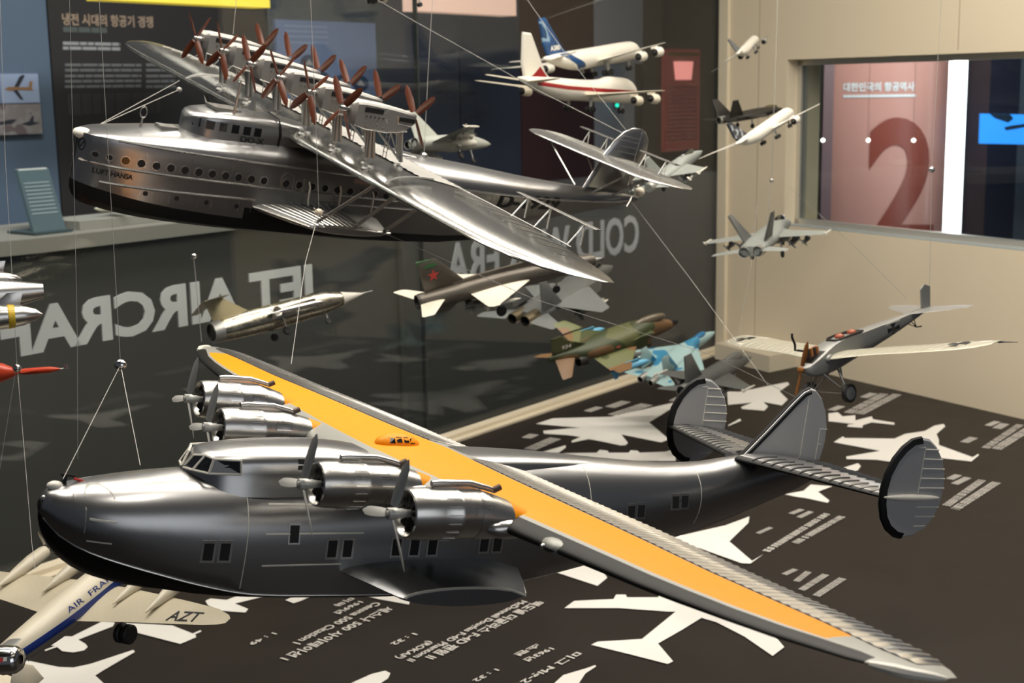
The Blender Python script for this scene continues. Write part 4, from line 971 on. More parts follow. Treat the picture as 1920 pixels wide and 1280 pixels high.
    jet('bare metal needle nosed jet with a high tailplane before the letters JET AIRCRAFT', (-.3209, 2.9357, .5709), (221.94, 4.91, 22.0), .02372, 15.5, f104,
        [(.7, 6.8, 3.8, .1, .04), (3.2, 8.6, 1.9, -.25, .035), (3.3, 8.7, 1.7, -.25, .03)], None, [([(11.2, .7), (13.4, 2.4), (13.7, 2.55), (15.2, 2.55), (15.0, .5)], 0, 0, .2)], MET, MET, finm=mat('dull_gold_fin', (.30, .26, .15), .4, .6), canopy=(4.6, .75, 1.6, .42, .42),
        nozz=[(15.5, 0, -.2, .84, .9)], intakes=[(5.8, 9, 1.08, .05, .4, .8)], stores=[(6, 3.35, -.3, 5.4, .26, SILVER2, 0)], gear=[(4.2, 0, -.5, -1.6, .28), (9.2, 1.1, -.5, -1.7, .36)], extra=f104x, probe=(-1.3, .3, .1))
    # brown delta with red star
    BRN = noise_rough(mat('brown_grey_metal', (.115, .10, .08), .38, .4), 1.0, .05, colvar=.3)
    PALE = mat('pale_underside', (.74, .70, .58), .35, .1)
    mig = [(0, 0, .42, .42), (.05, 0, .45, .45), (2, .02, .6, .62), (5, .05, .72, .74), (8, .05, .72, .78), (11, .02, .68, .7), (13, 0, .62, .62), (14.1, 0, .55, .55)]
    def migx(T, SF, F):
        s_ = Surf(F); m = MB()
        for side in (-1, 1):
            p = star_poly(12.9, 1.75, .46); c = (12.9, 1.75)
            for k in range(10): decal(m, s_, [c, p[k], p[(k + 1) % 10]], side, .03)
        m.build('red_star', mat('star_red', (.45, .05, .04), .5), T, 0)
        m = MB()
        for side in (-1, 1): decal(m, s_, [(12.55, 2.45), (13.0, 2.95), (14.1, 2.95), (14.0, 2.5), (13.3, 2.38)], side, .03)
        m.build('green_fin_tip', mat('fin_green', (.03, .11, .035), .45), T, 0)
        MB().lathe([(-.9, .01), (.1, .24), (.5, .3)], (.1, 0, 0), (1, 0, 0), 16).build('intake_cone', GREYP, T)
        m = MB().loft([[(x, -.16, z0), (x, -.12, z1), (x, .12, z1), (x, .16, z0)] for x, z0, z1 in [(3.4, .55, .95), (4.4, .6, 1.2), (6, .6, 1.15), (9, .6, 1.05), (11.5, .5, .85)]]); m.build('spine', BRN, T, 50)
        fin_mb([(10.8, -.6), (12.0, -1.25), (13.4, -1.25), (13.2, -.55)], 0, .1, .9).build('ventral_fin', BRN, T, 30)
    jet('brown grey jet with white wings and a red star on its fin', (.1807, 3.0125, .6278), (205.08, 8.28, 348.35), .02937, 14.1, mig,
        [(.5, 5.4, 5.0, -.05, .05), (3.3, 9.3, 1.0, -.1, .04), (3.55, 9.5, .5, -.1, .03)], [(.5, 12.3, 1.9, 0, .06), (2.6, 14.0, 1.0, 0, .05), (2.75, 14.2, .7, 0, .03)], [([(10.2, .55), (12.6, 2.95), (14.1, 2.95), (13.6, .5)], 0, 0, .16)],
        BRN, PALE, finm=BRN, canopy=(4.2, .72, 1.1, .36, .4), noz_m=mat('sooty_nozzle', (.05, .045, .04), .45, .6), nozz=[(14.3, 0, 0, .52, .7)], stores=[(7.2, 2.2, -.6, 2.9, .13, MIS, .3), (6.6, 0, -1.2, 4, .3, SILVERD, .3)], gear=[(3.2, 0, -.4, -1.6, .3), (8.4, 1.3, -.3, -1.6, .4)], extra=migx)
    # twin engined grey fighter seen from behind
    f15 = [(0, .1, .02, .02), (1.2, .15, .45, .42), (3.5, .3, .72, .8), (6, .35, .95, .9), (8, .2, 1.7, .78), (12, .1, 1.8, .7), (16, 0, 1.5, .6), (17.5, 0, 1.2, .5)]
    jet('grey jet with twin bronze exhausts beyond the jet with the red star', (.2909, 3.916, .4959), (236.59, 9.18, 355.9), .02708, 19, f15,
        [(1.2, 7.4, 7.0, .35, .05), (6.2, 12.2, 1.9, .35, .04), (6.5, 12.6, 1.4, .35, .03)], [(1.4, 15.6, 3.2, 0, .05), (4.1, 17.8, 1.6, 0, .04), (4.3, 18.1, 1.2, 0, .03)], [([(13.2, .5), (16.2, 3.5), (17.3, 3.5), (16.9, .5)], 1.6, 2, .18)],
        GRD, GRM, finm=GRD, canopy=(4.4, 1.05, 1.8, .5, .55), nozz=[(18.6, .72, 0, .55, 2.0)], noz_m=mat('bronze_nozzle', (.34, .29, .20), .3, .9), intakes=[(5.6, 9, 1.3, 0, .8, 1.2)], stores=[(8, 3.2, -.6, 5.4, .42, GRD, .5), (9, 4.4, -.2, 2.9, .12, MIS, .3)])
    # camouflaged phantom-like jet
    CAMO = blotch('brown_green_camouflage', [(.13, .07, .028), (.035, .045, .014), (.035, .045, .014), (.085, .09, .032)], .2, .5, 0, (1, 1, 1.4), 1.)
    CAMG = blotch('green_camouflage', [(.17, .09, .035), (.12, .13, .05), (.12, .13, .05), (.05, .06, .018)], .14, .5, 0, (1, 1, 1), 1.)
    f4 = [(0, -.15, .02, .02), (1, -.1, .48, .46), (2.5, .08, .72, .85), (4.5, .3, 1.0, 1.2), (7, .3, 1.55, 1.2), (10, .25, 1.6, 1.12), (12.5, .2, 1.35, .9), (14.5, .3, .8, .7), (17.6, .5, .15, .3)]
    def f4x(T, SF, F):
        t = MB(); s_ = Surf(F)
        for side in (-1, 1): text_decal(t, s_, '934', *((14.9, 16.1) if side < 0 else (16.1, 14.9)), 1.25, 1.75, side, .04, bold=.02)
        t.build('lettering', WHITE, T, 0, 'small white tail number')
        half_wing(T, 'outer_wing', [(4.3, 9.9, 2.8, .0, .05), (5.9, 11.2, 1.7, .45, .045), (6.0, 11.4, 1.3, .48, .03)], CAMG)
        m = MB().lathe([(-.05, .33), (.3, .36)], (.9, 0, -.08), (1, 0, 0), 16); m.build('nose_ring', BLACK, T)
        MB().lathe([(0, .02), (.5, .3), (1.2, .52), (1.9, .64)], (-.06, 0, -.06), (1, 0, 0), 16).build('radome', BLACK, T)
        m = MB()
        for sgn in (1, -1): decal(m, SF, [(9.4, .3), (9.9, .3), (9.9, .5), (9.4, .5)], sgn, .03)
        m.build('roundel_bar', mat('roundel_red', (.4, .07, .06), .5), T, 0)
    jet('brown and green camouflaged jet with drooping tailplanes above the cream floor rail', (.4146, 3.3989, .4251), (212.08, 9.17, 342.16), .02232, 17.7, f4,
        [(.9, 6.4, 6.2, -.3, .05), (4.3, 9.9, 2.8, -.2, .045), (4.4, 10.0, 2.6, -.2, .03)], [(.3, 14.4, 2.6, .35, .06), (2.6, 16.4, 1.3, -.5, .05), (2.75, 16.6, 1.0, -.55, .03)], [([(12.2, .8), (15.0, 2.0), (16.2, 2.95), (17.5, 2.95), (17.2, .6)], 0, 0, .2)],
        CAMO, CAMG, finm=CAMO, canopy=(4.2, 1.35, 2.2, .5, .55), canm=mat('smoky_canopy', (.11, .09, .06), .12), noz_m=mat('sooty_nozzle', (.05, .045, .04), .45, .6), nozz=[(14.3, .66, -.42, .6, 1.0)], intakes=[(5.2, 9, 1.35, .05, .6, 1.3)], stores=[(7.2, 4.0, -.75, 5.2, .36, mat('blue_tank', (.12, .36, .52), .35), .45), (6.8, 2.2, -.9, 4.2, .3, GRD, .4)], gear=[(4, 0, -.5, -1.8, .3), (10, 2.3, -.4, -1.8, .42)], extra=f4x)
    SKY = blotch('pale_blue_camouflage', [(.36, .52, .52), (.36, .52, .52), (.05, .25, .42)], .22, .45, 0, (1, 1, 1), 1.)
    def sux(T, SF, F): pass
    jet('pale blue twin finned jet half hidden behind the camouflaged jet', (0.6201, 4.1658, 0.2633), (226.0, 16.72, 350), 0.01696, 21, [(0, -.2, .02, .02), (1.5, -.05, .55, .5), (4, .2, .8, 1.0), (7, .5, 1.0, 1.1), (10, .5, 1.9, .95), (14, .3, 2.1, .8), (18, 0, 1.8, .6), (20, 0, 1.3, .5)],
        [(1.2, 7, 8.5, .3, .05), (6.9, 13.2, 2.4, .3, .04), (7.3, 13.6, 2, .3, .03)], [(1.8, 17, 3.4, 0, .05), (4.8, 19, 1.6, 0, .04)], [([(14.6, .5), (17.4, 4.4), (19.2, 4.4), (18.8, .5)], 2.3, 0, .2)], SKY, SKY, finm=SKY, canopy=(5, 1.15, 1.9, .6, .6), canm=mat('blue_canopy', (.03, .16, .32), .1), nozz=[(21, 1.1, 0, .6, 1.8)], intakes=[(8.4, 12, 1.5, -.6, .9, 1.1)])
    jet('dull grey single fin jet above the white floor silhouette, right of the pale blue jet', (.6737, 3.8356, .244), (233.58, 3.56, 357.01), .02702, 15, [(0, 0, .02, .02), (1.2, .02, .4, .38), (3, .1, .6, .62), (5, .2, .85, .85), (8, .1, 1.0, .85), (11, .05, .9, .75), (14.4, 0, .55, .55)],
        [(.7, 6.4, 4.6, 0, .05), (4.7, 9.4, 1.5, 0, .04), (4.9, 9.6, 1.2, 0, .03)], [(.8, 12.2, 2.4, -.1, .05), (2.7, 13.8, 1.0, -.2, .04)], [([(10.6, .6), (13.0, 3.4), (14.4, 3.4), (14.0, .6)], 0, 0, .2)], GRD, GRD, canopy=(4.0, .85, 1.9, .45, .55), canm=mat('grey_canopy', (.16, .16, .15), .3),
        nozz=[(14.8, 0, 0, .55, 1.1)], intakes=[(5.0, 8, .3, -.75, .9, .6)], stores=[(7.6, 2.4, -.55, 3.6, .28, GRD, .35), (8.8, 4.85, 0, 2.8, .1, MIS, 0)], gear=[(4.5, 0, -.6, -1.6, .28), (9, 1.2, -.4, -1.6, .36)])
    # partly visible neighbours at the left edge
    YEL = mat('yellow_paint', (.62, .42, .03), .4)
    Pf, Pn = at_depth(42, 524, 2.0), at_depth(80, 588, 1.68)          # tails of the far and the near tip tank
    yb = (Pf - Pn); S_ = yb.length / 11.8; yaw = math.degrees(math.atan2(-yb.x, yb.y))
    cz_ = (Pf + Pn) / 2 - Vector((math.cos(R(yaw)), math.sin(R(yaw)), 0)) * 7.7 * S_
    T = jet('silver jet with yellow banded tip tanks cut by the left edge beside the letters', tuple(cz_), (yaw, 0, 0), S_, 11.4, [(-1, -.1, .05, .05), (0, -.05, .5, .45), (1.6, .05, .75, .75), (4, .1, .85, .85), (6, .1, .75, .75), (8.2, .15, .3, .35)],
        [(.7, 3.6, 3.2, -.2, .12), (5.6, 4.4, 1.7, .1, .1)], None, [], SILVER2, SILVER2, canopy=(2.4, .75, 1.8, .42, .5))
    for sgn in (-1, 1):
        o = MB().lathe([(-2.8, .02), (-2.5, .22), (-1.8, .42), (-.6, .53), (1.0, .53), (2.0, .42), (2.55, .24), (2.8, .02)], (4.9, 5.9 * sgn, 0), (1, 0, 0), 24).build('tip_tank', SILVER2, T)
        MB().lathe([(0, .47), (.04, .50), (.26, .47), (.30, .43)], (6.35, 5.9 * sgn, 0), (1, 0, 0), 24).build('yellow_band', YEL, o)
        fin_mb([(5.6, .3), (6.4, .95), (7.0, .95), (6.8, .2)], 5.9 * sgn, .08).build('tank_fin', SILVER2, o)
    REDP = noise_rough(mat('signal_red_paint', (.62, .06, .02), .35), 3, .05)
    p = at_depth(70, 694, 2.0)
    T = jet('red jet with a pointed nose, cut by the left edge below the tip tank jet', tuple(p), (172, 5, 4), .0165, 11, [(0, 0, .03, .03), (1.5, 0, .06, .06), (1.62, 0, .12, .12), (2.6, 0, .58, .55), (3.6, .05, .95, .9), (7, .1, 1.2, 1.1), (11, .1, .6, .6)],
        [(.8, 4.4, 3.6, -.35, .08), (6.4, 3.4, 1.6, -.62, .06)], [(.4, 10, 1.5, .3, .08), (2, 10.8, .8, .3, .06)], [([(8.4, .6), (10, 2.4), (11, 2.4), (11, .4)], 0, 0, .16)], REDP, REDP, canopy=(4.9, .85, 1.3, .45, .45))
    for sgn in (-1, 1):
        o = MB().lathe([(0, .02), (.9, .05), (1.0, .12), (1.9, .3), (4.4, .3), (5.4, .1)], (.3, 6.5 * sgn, -.65), (1, 0, 0), 14, mi=lambda i, j: 1 if i < 1 else 0, cap1=True).build('tip_pod', [REDP, SILVER2], T)
        MB().obox((.45, 6.5 * sgn - .03, -.65), (.3, 0, 0), (0, .06, 0), (0, 0, .35)).build('vane', SILVER2, o)

def build_constellation():
    T = thing('propeller_airliner', 'cream propeller airliner lettered AIR FRANCE below the bow of the foreground flying boat', 'model airplane', 'hanging model aircraft',
              (-.4646, 1.8576, .4102), (242.44, 14.39, 2.19), .01336)
    IV = mat('ivory_paint', (.70, .64, .50), .35); BL = mat('royal_blue_paint', (.012, .035, .20), .35)
    f = [(0, -.3, .03, .03), (.6, -.25, .6, .6), (2, -.1, 1.15, 1.2), (5, .1, 1.6, 1.65), (10, .3, 1.75, 1.8), (16, .4, 1.75, 1.8), (22, .55, 1.4, 1.5), (27, .95, .7, .85), (30, 1.2, .15, .25)]
    B = fus_mb(f, 24).build('fuselage', [IV], T); S = Surf(B)
    m = MB()
    for side in (-1, 1):
        q = lambda x: .25 + .35 * max(0, (x - 18) / 10)
        band(m, S, 1.2, 27, lambda x: q(x) - .15, lambda x: q(x) + .6, side, 26, 5, .05)
    m.build('cheat_line', BL, T, 0)
    m = MB()
    for side in (-1, 1):
        band(m, S, 2.2, 26, lambda x: q(x) - 1.3, lambda x: q(x) - .15, side, 24, 6, .03)
    m.build('bare_metal_side', SILVER2, T, 0)
    t = MB()
    for side in (1, -1): text_decal(t, S, 'AIR  FRANCE', *((18.0, 10.2) if side > 0 else (10.2, 18.0)), 1.15, 1.60, side, .05, bold=.0)
    t.build('lettering', BL, T, 0, 'blue lettering AIR FRANCE')
    ws = half_wing(T, 'wing', [(1.2, 11.6, 5.9, -.1, .14), (3.2, 11.8, 5.6, .1, .14), (8, 12.6, 4.5, .55, .13), (13, 13.5, 3.4, 1.0, .12), (16.5, 14.2, 2.5, 1.3, .1), (18.2, 14.9, 1.5, 1.42, .08), (18.75, 15.4, .7, 1.45, .05)], noise_rough(mat('ivory_wing', (.60, .54, .40), .42), 3, .05, colvar=.06))
    t = MB(); text_decal(t, Surf(ws[0]), 'AZT', 15.9, 13.9, 11.9, 15.3, 1, .04, axis='z', bold=.0) if False else None
    vs, fs, w_, h_ = text_mesh('AZT', .01); out = []; sw = Surf(ws[0])
    for x, y in vs:
        h = sw.hit((16.5 - 1.3 * y - .15 * (x - .5), 12.0 + 3.6 * x, 30), (0, 0, -1)); out.append(h + Vector((0, 0, .05)) if h else Vector((15, 13, 1.6)))
    t.add(out, fs); t.build('lettering', INK, T, 0, 'black lettering AZT')
    half_wing(T, 'tailplane', [(.3, 27, 3, 1.1, .1), (7, 28, 1.6, 1.6, .08), (7.5, 28.3, 1.0, 1.6, .05)], IV)
    for y in (-7, 0, 7): fin_mb([(26.8, 1.2), (27.4, 3.0), (28.4, 3.9), (29.4, 3.9), (30, 3), (30, 1.2)], y, .2, .9).build('tail_fin', IV, T)
    for y, xf in ((4.6, 8.6), (9.6, 9.6)):
        for sgn in (-1, 1):
            z = .15 + .09 * y
            m = MB().lathe([(.2, .45), (0, .62), (.4, .72), (2, .75), (3.6, .6), (5.2, .38), (6.8, .05)], (xf, y * sgn, z + .35), n=20); E = m.build('engine_nacelle', IV, T)
            p = MB(); p.lathe([(-.6, .02), (-.3, .2), (.2, .28)], (xf, y * sgn, z + .35), n=12)
            for k in range(3): blade_mb(2.2, .4, R(100 + 120 * k), xf - .2, y * sgn, z + .35, .5, p)
            p.build('propeller', SILVER2, E)
    m = MB(); m.ball((11.5, 0, 2.15), .7, .5, .25, 12, 8); m.build('roof_dome', IV, T)
    for sgn in (-1, 1):
        g = MB().tube([(15.4, 5.2 * sgn, .3), (15.6, 5.2 * sgn, -2.2)], .16, 8).build('landing_gear_leg', SILVERD, T); q = MB()
        for dy in (-.45, .45): q.lathe([(-.3, .3), (-.32, .8), (-.2, .95), (.2, .95), (.32, .8), (.3, .3)], (15.6, 5.2 * sgn + dy, -2.2), (0, 1, 0), 18, cap0=True, cap1=True)
        q.build('wheel', RUBBER, g)
    # shiny nosed neighbour in the corner
    p = at_depth(34, 1236, 1.45)
    T2 = thing('propeller_plane', 'silver nosed model plane with a red and white emblem cut by the bottom left corner', 'model airplane', 'hanging model aircraft', tuple(p), (168, 6, 0), .0078)
    m = MB().lathe([(.0, .6), (.02, 1.0), (.2, 1.5), (.8, 1.85), (2.4, 2.0), (2.5, 2.02)], (-.4, 0, 0), n=28); m.build('engine_cowl', CHROME, T2)
    MB().lathe([(0, 0), (.0, 1.1)], (-.2, 0, 0), n=20).build('cowl_opening', DARK, T2)
    f2 = fus_mb([(2.0, 0, 1.95, 1.95), (5, .1, 1.8, 1.9), (9, .2, 1.2, 1.4), (15, .6, .3, .5)], 20).build('fuselage', BLACK, T2)
    sc_ = Surf(bpy.data.objects[f2.name]); cw = [o for o in T2.children if o.name.startswith('engine_cowl')][0]; s2 = Surf(cw)
    for (a, b, mm) in [((.5, .55), (1.0, 1.0), mat('emblem_white', (.7, .68, .62), .4)), ((1.1, .45), (1.6, 1.0), mat('emblem_red', (.5, .05, .05), .4))]:
        for side in (-1, 1): decal(MB(), s2, [(a[0], a[1]), (b[0], a[1]), (b[0], b[1]), (a[0], b[1])], side, .03).build('emblem', mm, cw, 0)
    half_wing(T2, 'wing', [(1.5, 3.5, 3.6, -.6, .14), (8, 4.4, 2, -.2, .1)], SILVERD)
    return T

def build_dove():
    """silver monoplane with bird-like wings"""
    T = thing('model_monoplane', 'silver bird winged monoplane with black crosses and a wooden propeller before the cream wall', 'model airplane', 'hanging model aircraft',
              (.4927, 2.3028, .5245), (39.02, -5.71, -6.55), .03802)
    SIL = noise_rough(mat('silver_fabric', (.27, .27, .255), .4, .5), 2, .03)
    CRM = noise_rough(mat('silver_cream_fabric', (.46, .44, .35), .38, .45), 2, .03)
    def ring(x, w_, zb, zt, rb, flat):
        half = [(0, zb), (w_ * .55, zb + .02 * (zt - zb)), (w_ * .92, zb + .16 * (zt - zb)), (w_, zb + .4 * (zt - zb)), (w_, zb + .75 * (zt - zb)), (w_ * .97, zt - flat), (w_ * .8, zt), (0, zt + flat * .3)]
        return [(x, y, z) for y, z in half] + [(x, -y, z) for y, z in half[-2:0:-1]]
    tab = [(0, .12, -.22, .02), (.12, .24, -.34, .06), (.5, .38, -.48, .22), (1.0, .46, -.55, .42), (1.8, .50, -.54, .72), (2.6, .48, -.45, .80), (3.6, .44, -.30, .80), (5, .38, -.12, .80), (7, .26, .18, .80), (9.2, .05, .58, .80)]
    rings = []
    for x in [0, .05, .12, .3, .5, .75, 1, 1.4, 1.8, 2.2, 2.6, 3.1, 3.6, 4.3, 5, 6, 7, 8, 9.2]:
        w_, zb, zt = interp(tab, x); rings.append(ring(x, w_, zb, zt, 0, .03))
    B = MB().loft(rings).build('fuselage', SIL, T, 40); S = Surf(B)
    # engine bay and cockpits as dark openings with rims and seats
    def opening(pts, name, m_): 
        mb = MB(); return decal(mb, S, pts, 1, .012, 'z').build(name, m_, T, 0)
    opening([(.35, -.26), (1.25, -.34), (1.25, .34), (.35, .26)], 'engine_bay', DARK)
    ck = opening([(2.2, -.26), (2.35, -.34), (3.9, -.32), (4.1, -.24), (4.1, .24), (3.9, .32), (2.35, .34), (2.2, .26)], 'cockpit_opening', DARK)
    m = MB(); loop = [(2.15, -.26, .81), (2.35, -.38, .84), (3.0, -.42, .86), (3.9, -.36, .84), (4.15, -.26, .81), (4.15, .26, .81), (3.9, .36, .84), (3.0, .42, .86), (2.35, .38, .84), (2.15, .26, .81), (2.15, -.26, .81)]
    m.tube(loop, .05, 6); m.build('cockpit_coaming', mat('black_leather', (.015, .012, .01), .4), ck)
    RL = mat('red_brown_leather', (.30, .07, .03), .45)
    for x in (2.75, 3.65): MB().ball((x, 0, .84), .20, .24, .16, 14, 8).build('seat', RL, ck)
    e = MB().box((.4, -.14, -.05), (1.2, .14, .42)); E = e.build('engine_block', mat('dark_iron', (.05, .035, .03), .4, .6), T)
    for k in range(4):
        MB().tube([(.5 + .2 * k, 0, .35), (.5 + .2 * k, 0, .78)], .085, 10).build('cylinder', WOODL if k % 2 else mat('dark_iron', (.05, .035, .03)), E)
    MB().tube([(.5, .16, .68), (1.25, .16, .74)], .05, 8).build('manifold', RL, E)
    x = MB().tube([(.9, .2, .55), (.85, .85, .62), (.78, 1.0, .64), (.85, 1.02, .9), (.75, 1.05, 1.25), (.78, 1.05, 1.42)], .055, 8); x.build('exhaust_pipe', BLACK, E)
    p = MB(); p.lathe([(-.14, .05), (-.1, .14), (.05, .14), (.1, .06)], (-.15, 0, -.02), n=12, cap0=True)
    for k in range(2): blade_mb(1.42, .24, R(114 + 180 * k), -.12, 0, -.02, .5, p, t=.2)
    p.build('propeller', WOODL, T)
    # wings: swept-back, with long pointed feathered tips
    for sgn in (-1, 1):
        fy = 1.12 if sgn > 0 else 1.0
        secs = [(.42, 1.2, 2.5, .14, .13), (.9, 1.2, 2.5, .20, .09), (1.6, 1.35, 2.4, .27, .06), (2.7, 1.6, 2.25, .34, .045), (4.0, 1.8, 2.3, .39, .04), (5.0, 2.05, 2.4, .42, .035), (6.0, 2.5, 2.3, .42, .03), (6.7, 3.1, 1.8, .40, .028), (7.0, 3.9, 1.1, .36, .02)]
        secs = [(y * fy, a_, b_, z_, t_) for y, a_, b_, z_, t_ in secs]
        wm = wing_mb([(y * sgn, xl, c, z, t) for y, xl, c, z, t in secs], camber=.03)
        drop = lambda x, y: .055 * (x - np.interp(abs(y), [q_[0] for q_ in secs], [q_[1] for q_ in secs]))
        wm.v = [(x, y, z - drop(x, y)) for x, y, z in wm.v]
        W = wm.build('wing', CRM, T, 40)
        rb = MB()
        for y in np.arange(1.0, 6.4, .42):
            xl = np.interp(y, [s_[0] for s_ in secs], [s_[1] for s_ in secs]); c = np.interp(y, [s_[0] for s_ in secs], [s_[2] for s_ in secs]); z = np.interp(y, [s_[0] for s_ in secs], [s_[3] for s_ in secs]); t = np.interp(y, [s_[0] for s_ in secs], [s_[4] for s_ in secs])
            rb.tube([(xl + c * u, y * sgn, z + c * (.12 * u * (1 - u) + t * foil(u)) + .005 - .055 * c * u) for u in (.02, .08, .2, .4, .6, .8, .97)], .012, 4)
        rb.build('wing_ribs', CRM, W)
        MB().tube([(4.6, 6.9 * sgn * fy, .31), (5.6, 7.2 * sgn * fy, .08)], [.05, .015], 6).build('wing_tip_rod', SILVERD, W)
        sw = Surf(W); pl = MB(); decal(pl, sw, [(2.3, 5.0 * sgn * fy), (3.0, 6.45 * sgn * fy), (4.7, 6.6 * sgn * fy), (4.4, 5.0 * sgn * fy)], 1, .015, 'z'); P = pl.build('white_panel', WHITE, W, 0)
        c_ = MB(); ox, oy = 3.5, 5.75 * sgn * fy
        for a in range(4):
            q = a * PI / 2 + .12
            decal(c_, sw, [(ox + .05 * math.cos(q - .8), oy + .05 * math.sin(q - .8)), (ox + .62 * math.cos(q - .38), oy + .42 * math.sin(q - .38)), (ox + .62 * math.cos(q + .38), oy + .42 * math.sin(q + .38)), (ox + .05 * math.cos(q + .8), oy + .05 * math.sin(q + .8))], 1, .028, 'z')
        c_.build('black_cross', INK, P, 0)
        MB().ball((3.6, 4.6 * sgn, .26), .08, .06, .12, 10, 6).build('aileron_bracket', BLACK, W)
        m = MB().ball((1.35, .48 * sgn, .16), .3, .12, .2, 12, 8); m.build('wing_root_fairing', SIL, W)
    # side crosses
    for side in (-1, 1):
        pl = MB(); zz = lambda x: (interp(tab, x)[1] + .05, .76)
        decal(pl, S, [(5.75, zz(5.75)[0]), (6.95, zz(6.95)[0]), (6.95, .75), (5.75, .75)], side, .012); P = pl.build('white_panel', WHITE, T, 0)
        c_ = MB(); ox, oz = 6.35, .43
        for a in range(4):
            q = a * PI / 2; rx, rz = .5, .27
            decal(c_, S, [(ox + .06 * math.cos(q - .8), oz + .05 * math.sin(q - .8)), (ox + rx * math.cos(q) - .22 * math.sin(q) * 1, oz + rz * math.sin(q) - .11 * math.cos(q)), (ox + rx * math.cos(q) + .22 * math.sin(q), oz + rz * math.sin(q) + .11 * math.cos(q)), (ox + .06 * math.cos(q + .8), oz + .05 * math.sin(q + .8))], side, .024)
        c_.build('black_cross', INK, P, 0)
    half_wing(T, 'tailplane', [(.05, 7.9, 1.9, .78, .03), (1.6, 8.9, 1.2, .78, .025), (2.3, 9.5, .5, .78, .02)], SIL)
    fin_mb([(9.0, .72), (9.15, 1.75), (9.5, 1.95), (9.95, 1.75), (9.7, .55)], 0, .06, .95).build('rudder', SIL, T, 20)
    fin_mb([(6.6, .78), (7.6, 1.12), (8.4, 1.15), (9.2, .82)], -.0, .04, .95).build('dorsal_fin', SIL, T, 20) if False else None
    # landing gear
    for sgn in (-1, 1):
        y = 1.05 * sgn
        g = MB().tube([(1.75, .46 * sgn, -.3), (1.55, y, -1.45)], .055, 8); g.tube([(.9, .35 * sgn, -.45), (1.5, y * .95, -1.4)], .04, 6); g.tube([(2.3, .2 * sgn, -.5), (1.55, y * .8, -1.4)], .04, 6); L_ = g.build('landing_gear_leg', SILVER2, T)
        MB().lathe([(-.08, .28), (-.13, .36), (-.09, .43), (.09, .43), (.13, .36), (.08, .28)], (1.55, y * 1.06, -1.45), (0, 1, 0), 24).build('tyre', RUBBER, L_)
        MB().lathe([(-.09, .3), (-.11, .05), (.11, .05), (.09, .3)], (1.55, y * 1.06, -1.45), (0, 1, 0), 24, cap0=True, cap1=True).build('wheel_disc', SILVERD, L_)
    MB().tube([(1.55, -1.05, -1.45), (1.55, 1.05, -1.45)], .04, 8).build('axle', SILVER2, T)
    m = MB(); m.tube([(8.2, .12, .45), (8.5, 0, .02)], .025, 6); m.tube([(8.2, -.12, .45), (8.5, 0, .02)], .025, 6); m.tube([(8.5, 0, .02), (8.9, 0, -.02)], .03, 6); m.tube([(7.8, 0, .35), (8.5, 0, .02)], .02, 6); m.build('tail_skid', BLACK, T)
    return T
# ================================================================== the place
Z = Vector((0, 0, 1))
P1 = on_z(846, 818); P2 = on_z(1187, 706)
U = (P2 - P1); U.z = 0; U.normalize()                 # along the glass, to the right and away
N = Vector((-U.y, U.x, 0))                            # outwards, into the visitors' aisle
if N.y < 0: N = -N
W1 = on_z(1700, 728); W2 = on_z(1920, 786)
WU = (W1 - W2); WU.z = 0; WU.normalize()              # along the cream wall, away from the camera
WN = Vector((WU.y, -WU.x, 0))                         # out of the case
if WN.x < 0: WN = -WN
def px_of(p):
    v = p - EYEP; return 960 + FPX * v.dot(rv) / v.dot(fw)
lo, hi = 0., 6.
for _ in range(60):
    tt = (lo + hi) / 2
    if px_of(P1 + U * tt) < 1346: lo = tt
    else: hi = tt
CORNER = P1 + U * tt
WU = CORNER - W2; WU.z = 0; WU.normalize(); W1 = W2.copy()
WN = Vector((WU.y, -WU.x, 0))
if WN.x < 0: WN = -WN
TOP = 2.45
def gl(u, n=0., z=0.): return P1 + U * u + N * n + Z * z
def ub(px, py, n):                                    # point measured on a plane parallel to the glass
    return on_plane(px, py, P1 + N * n, N)
def slab_n(mb, p00, p10, p11, p01, d, mi=0): return mb.prism([p00, p10, p11, p01], d, mi)

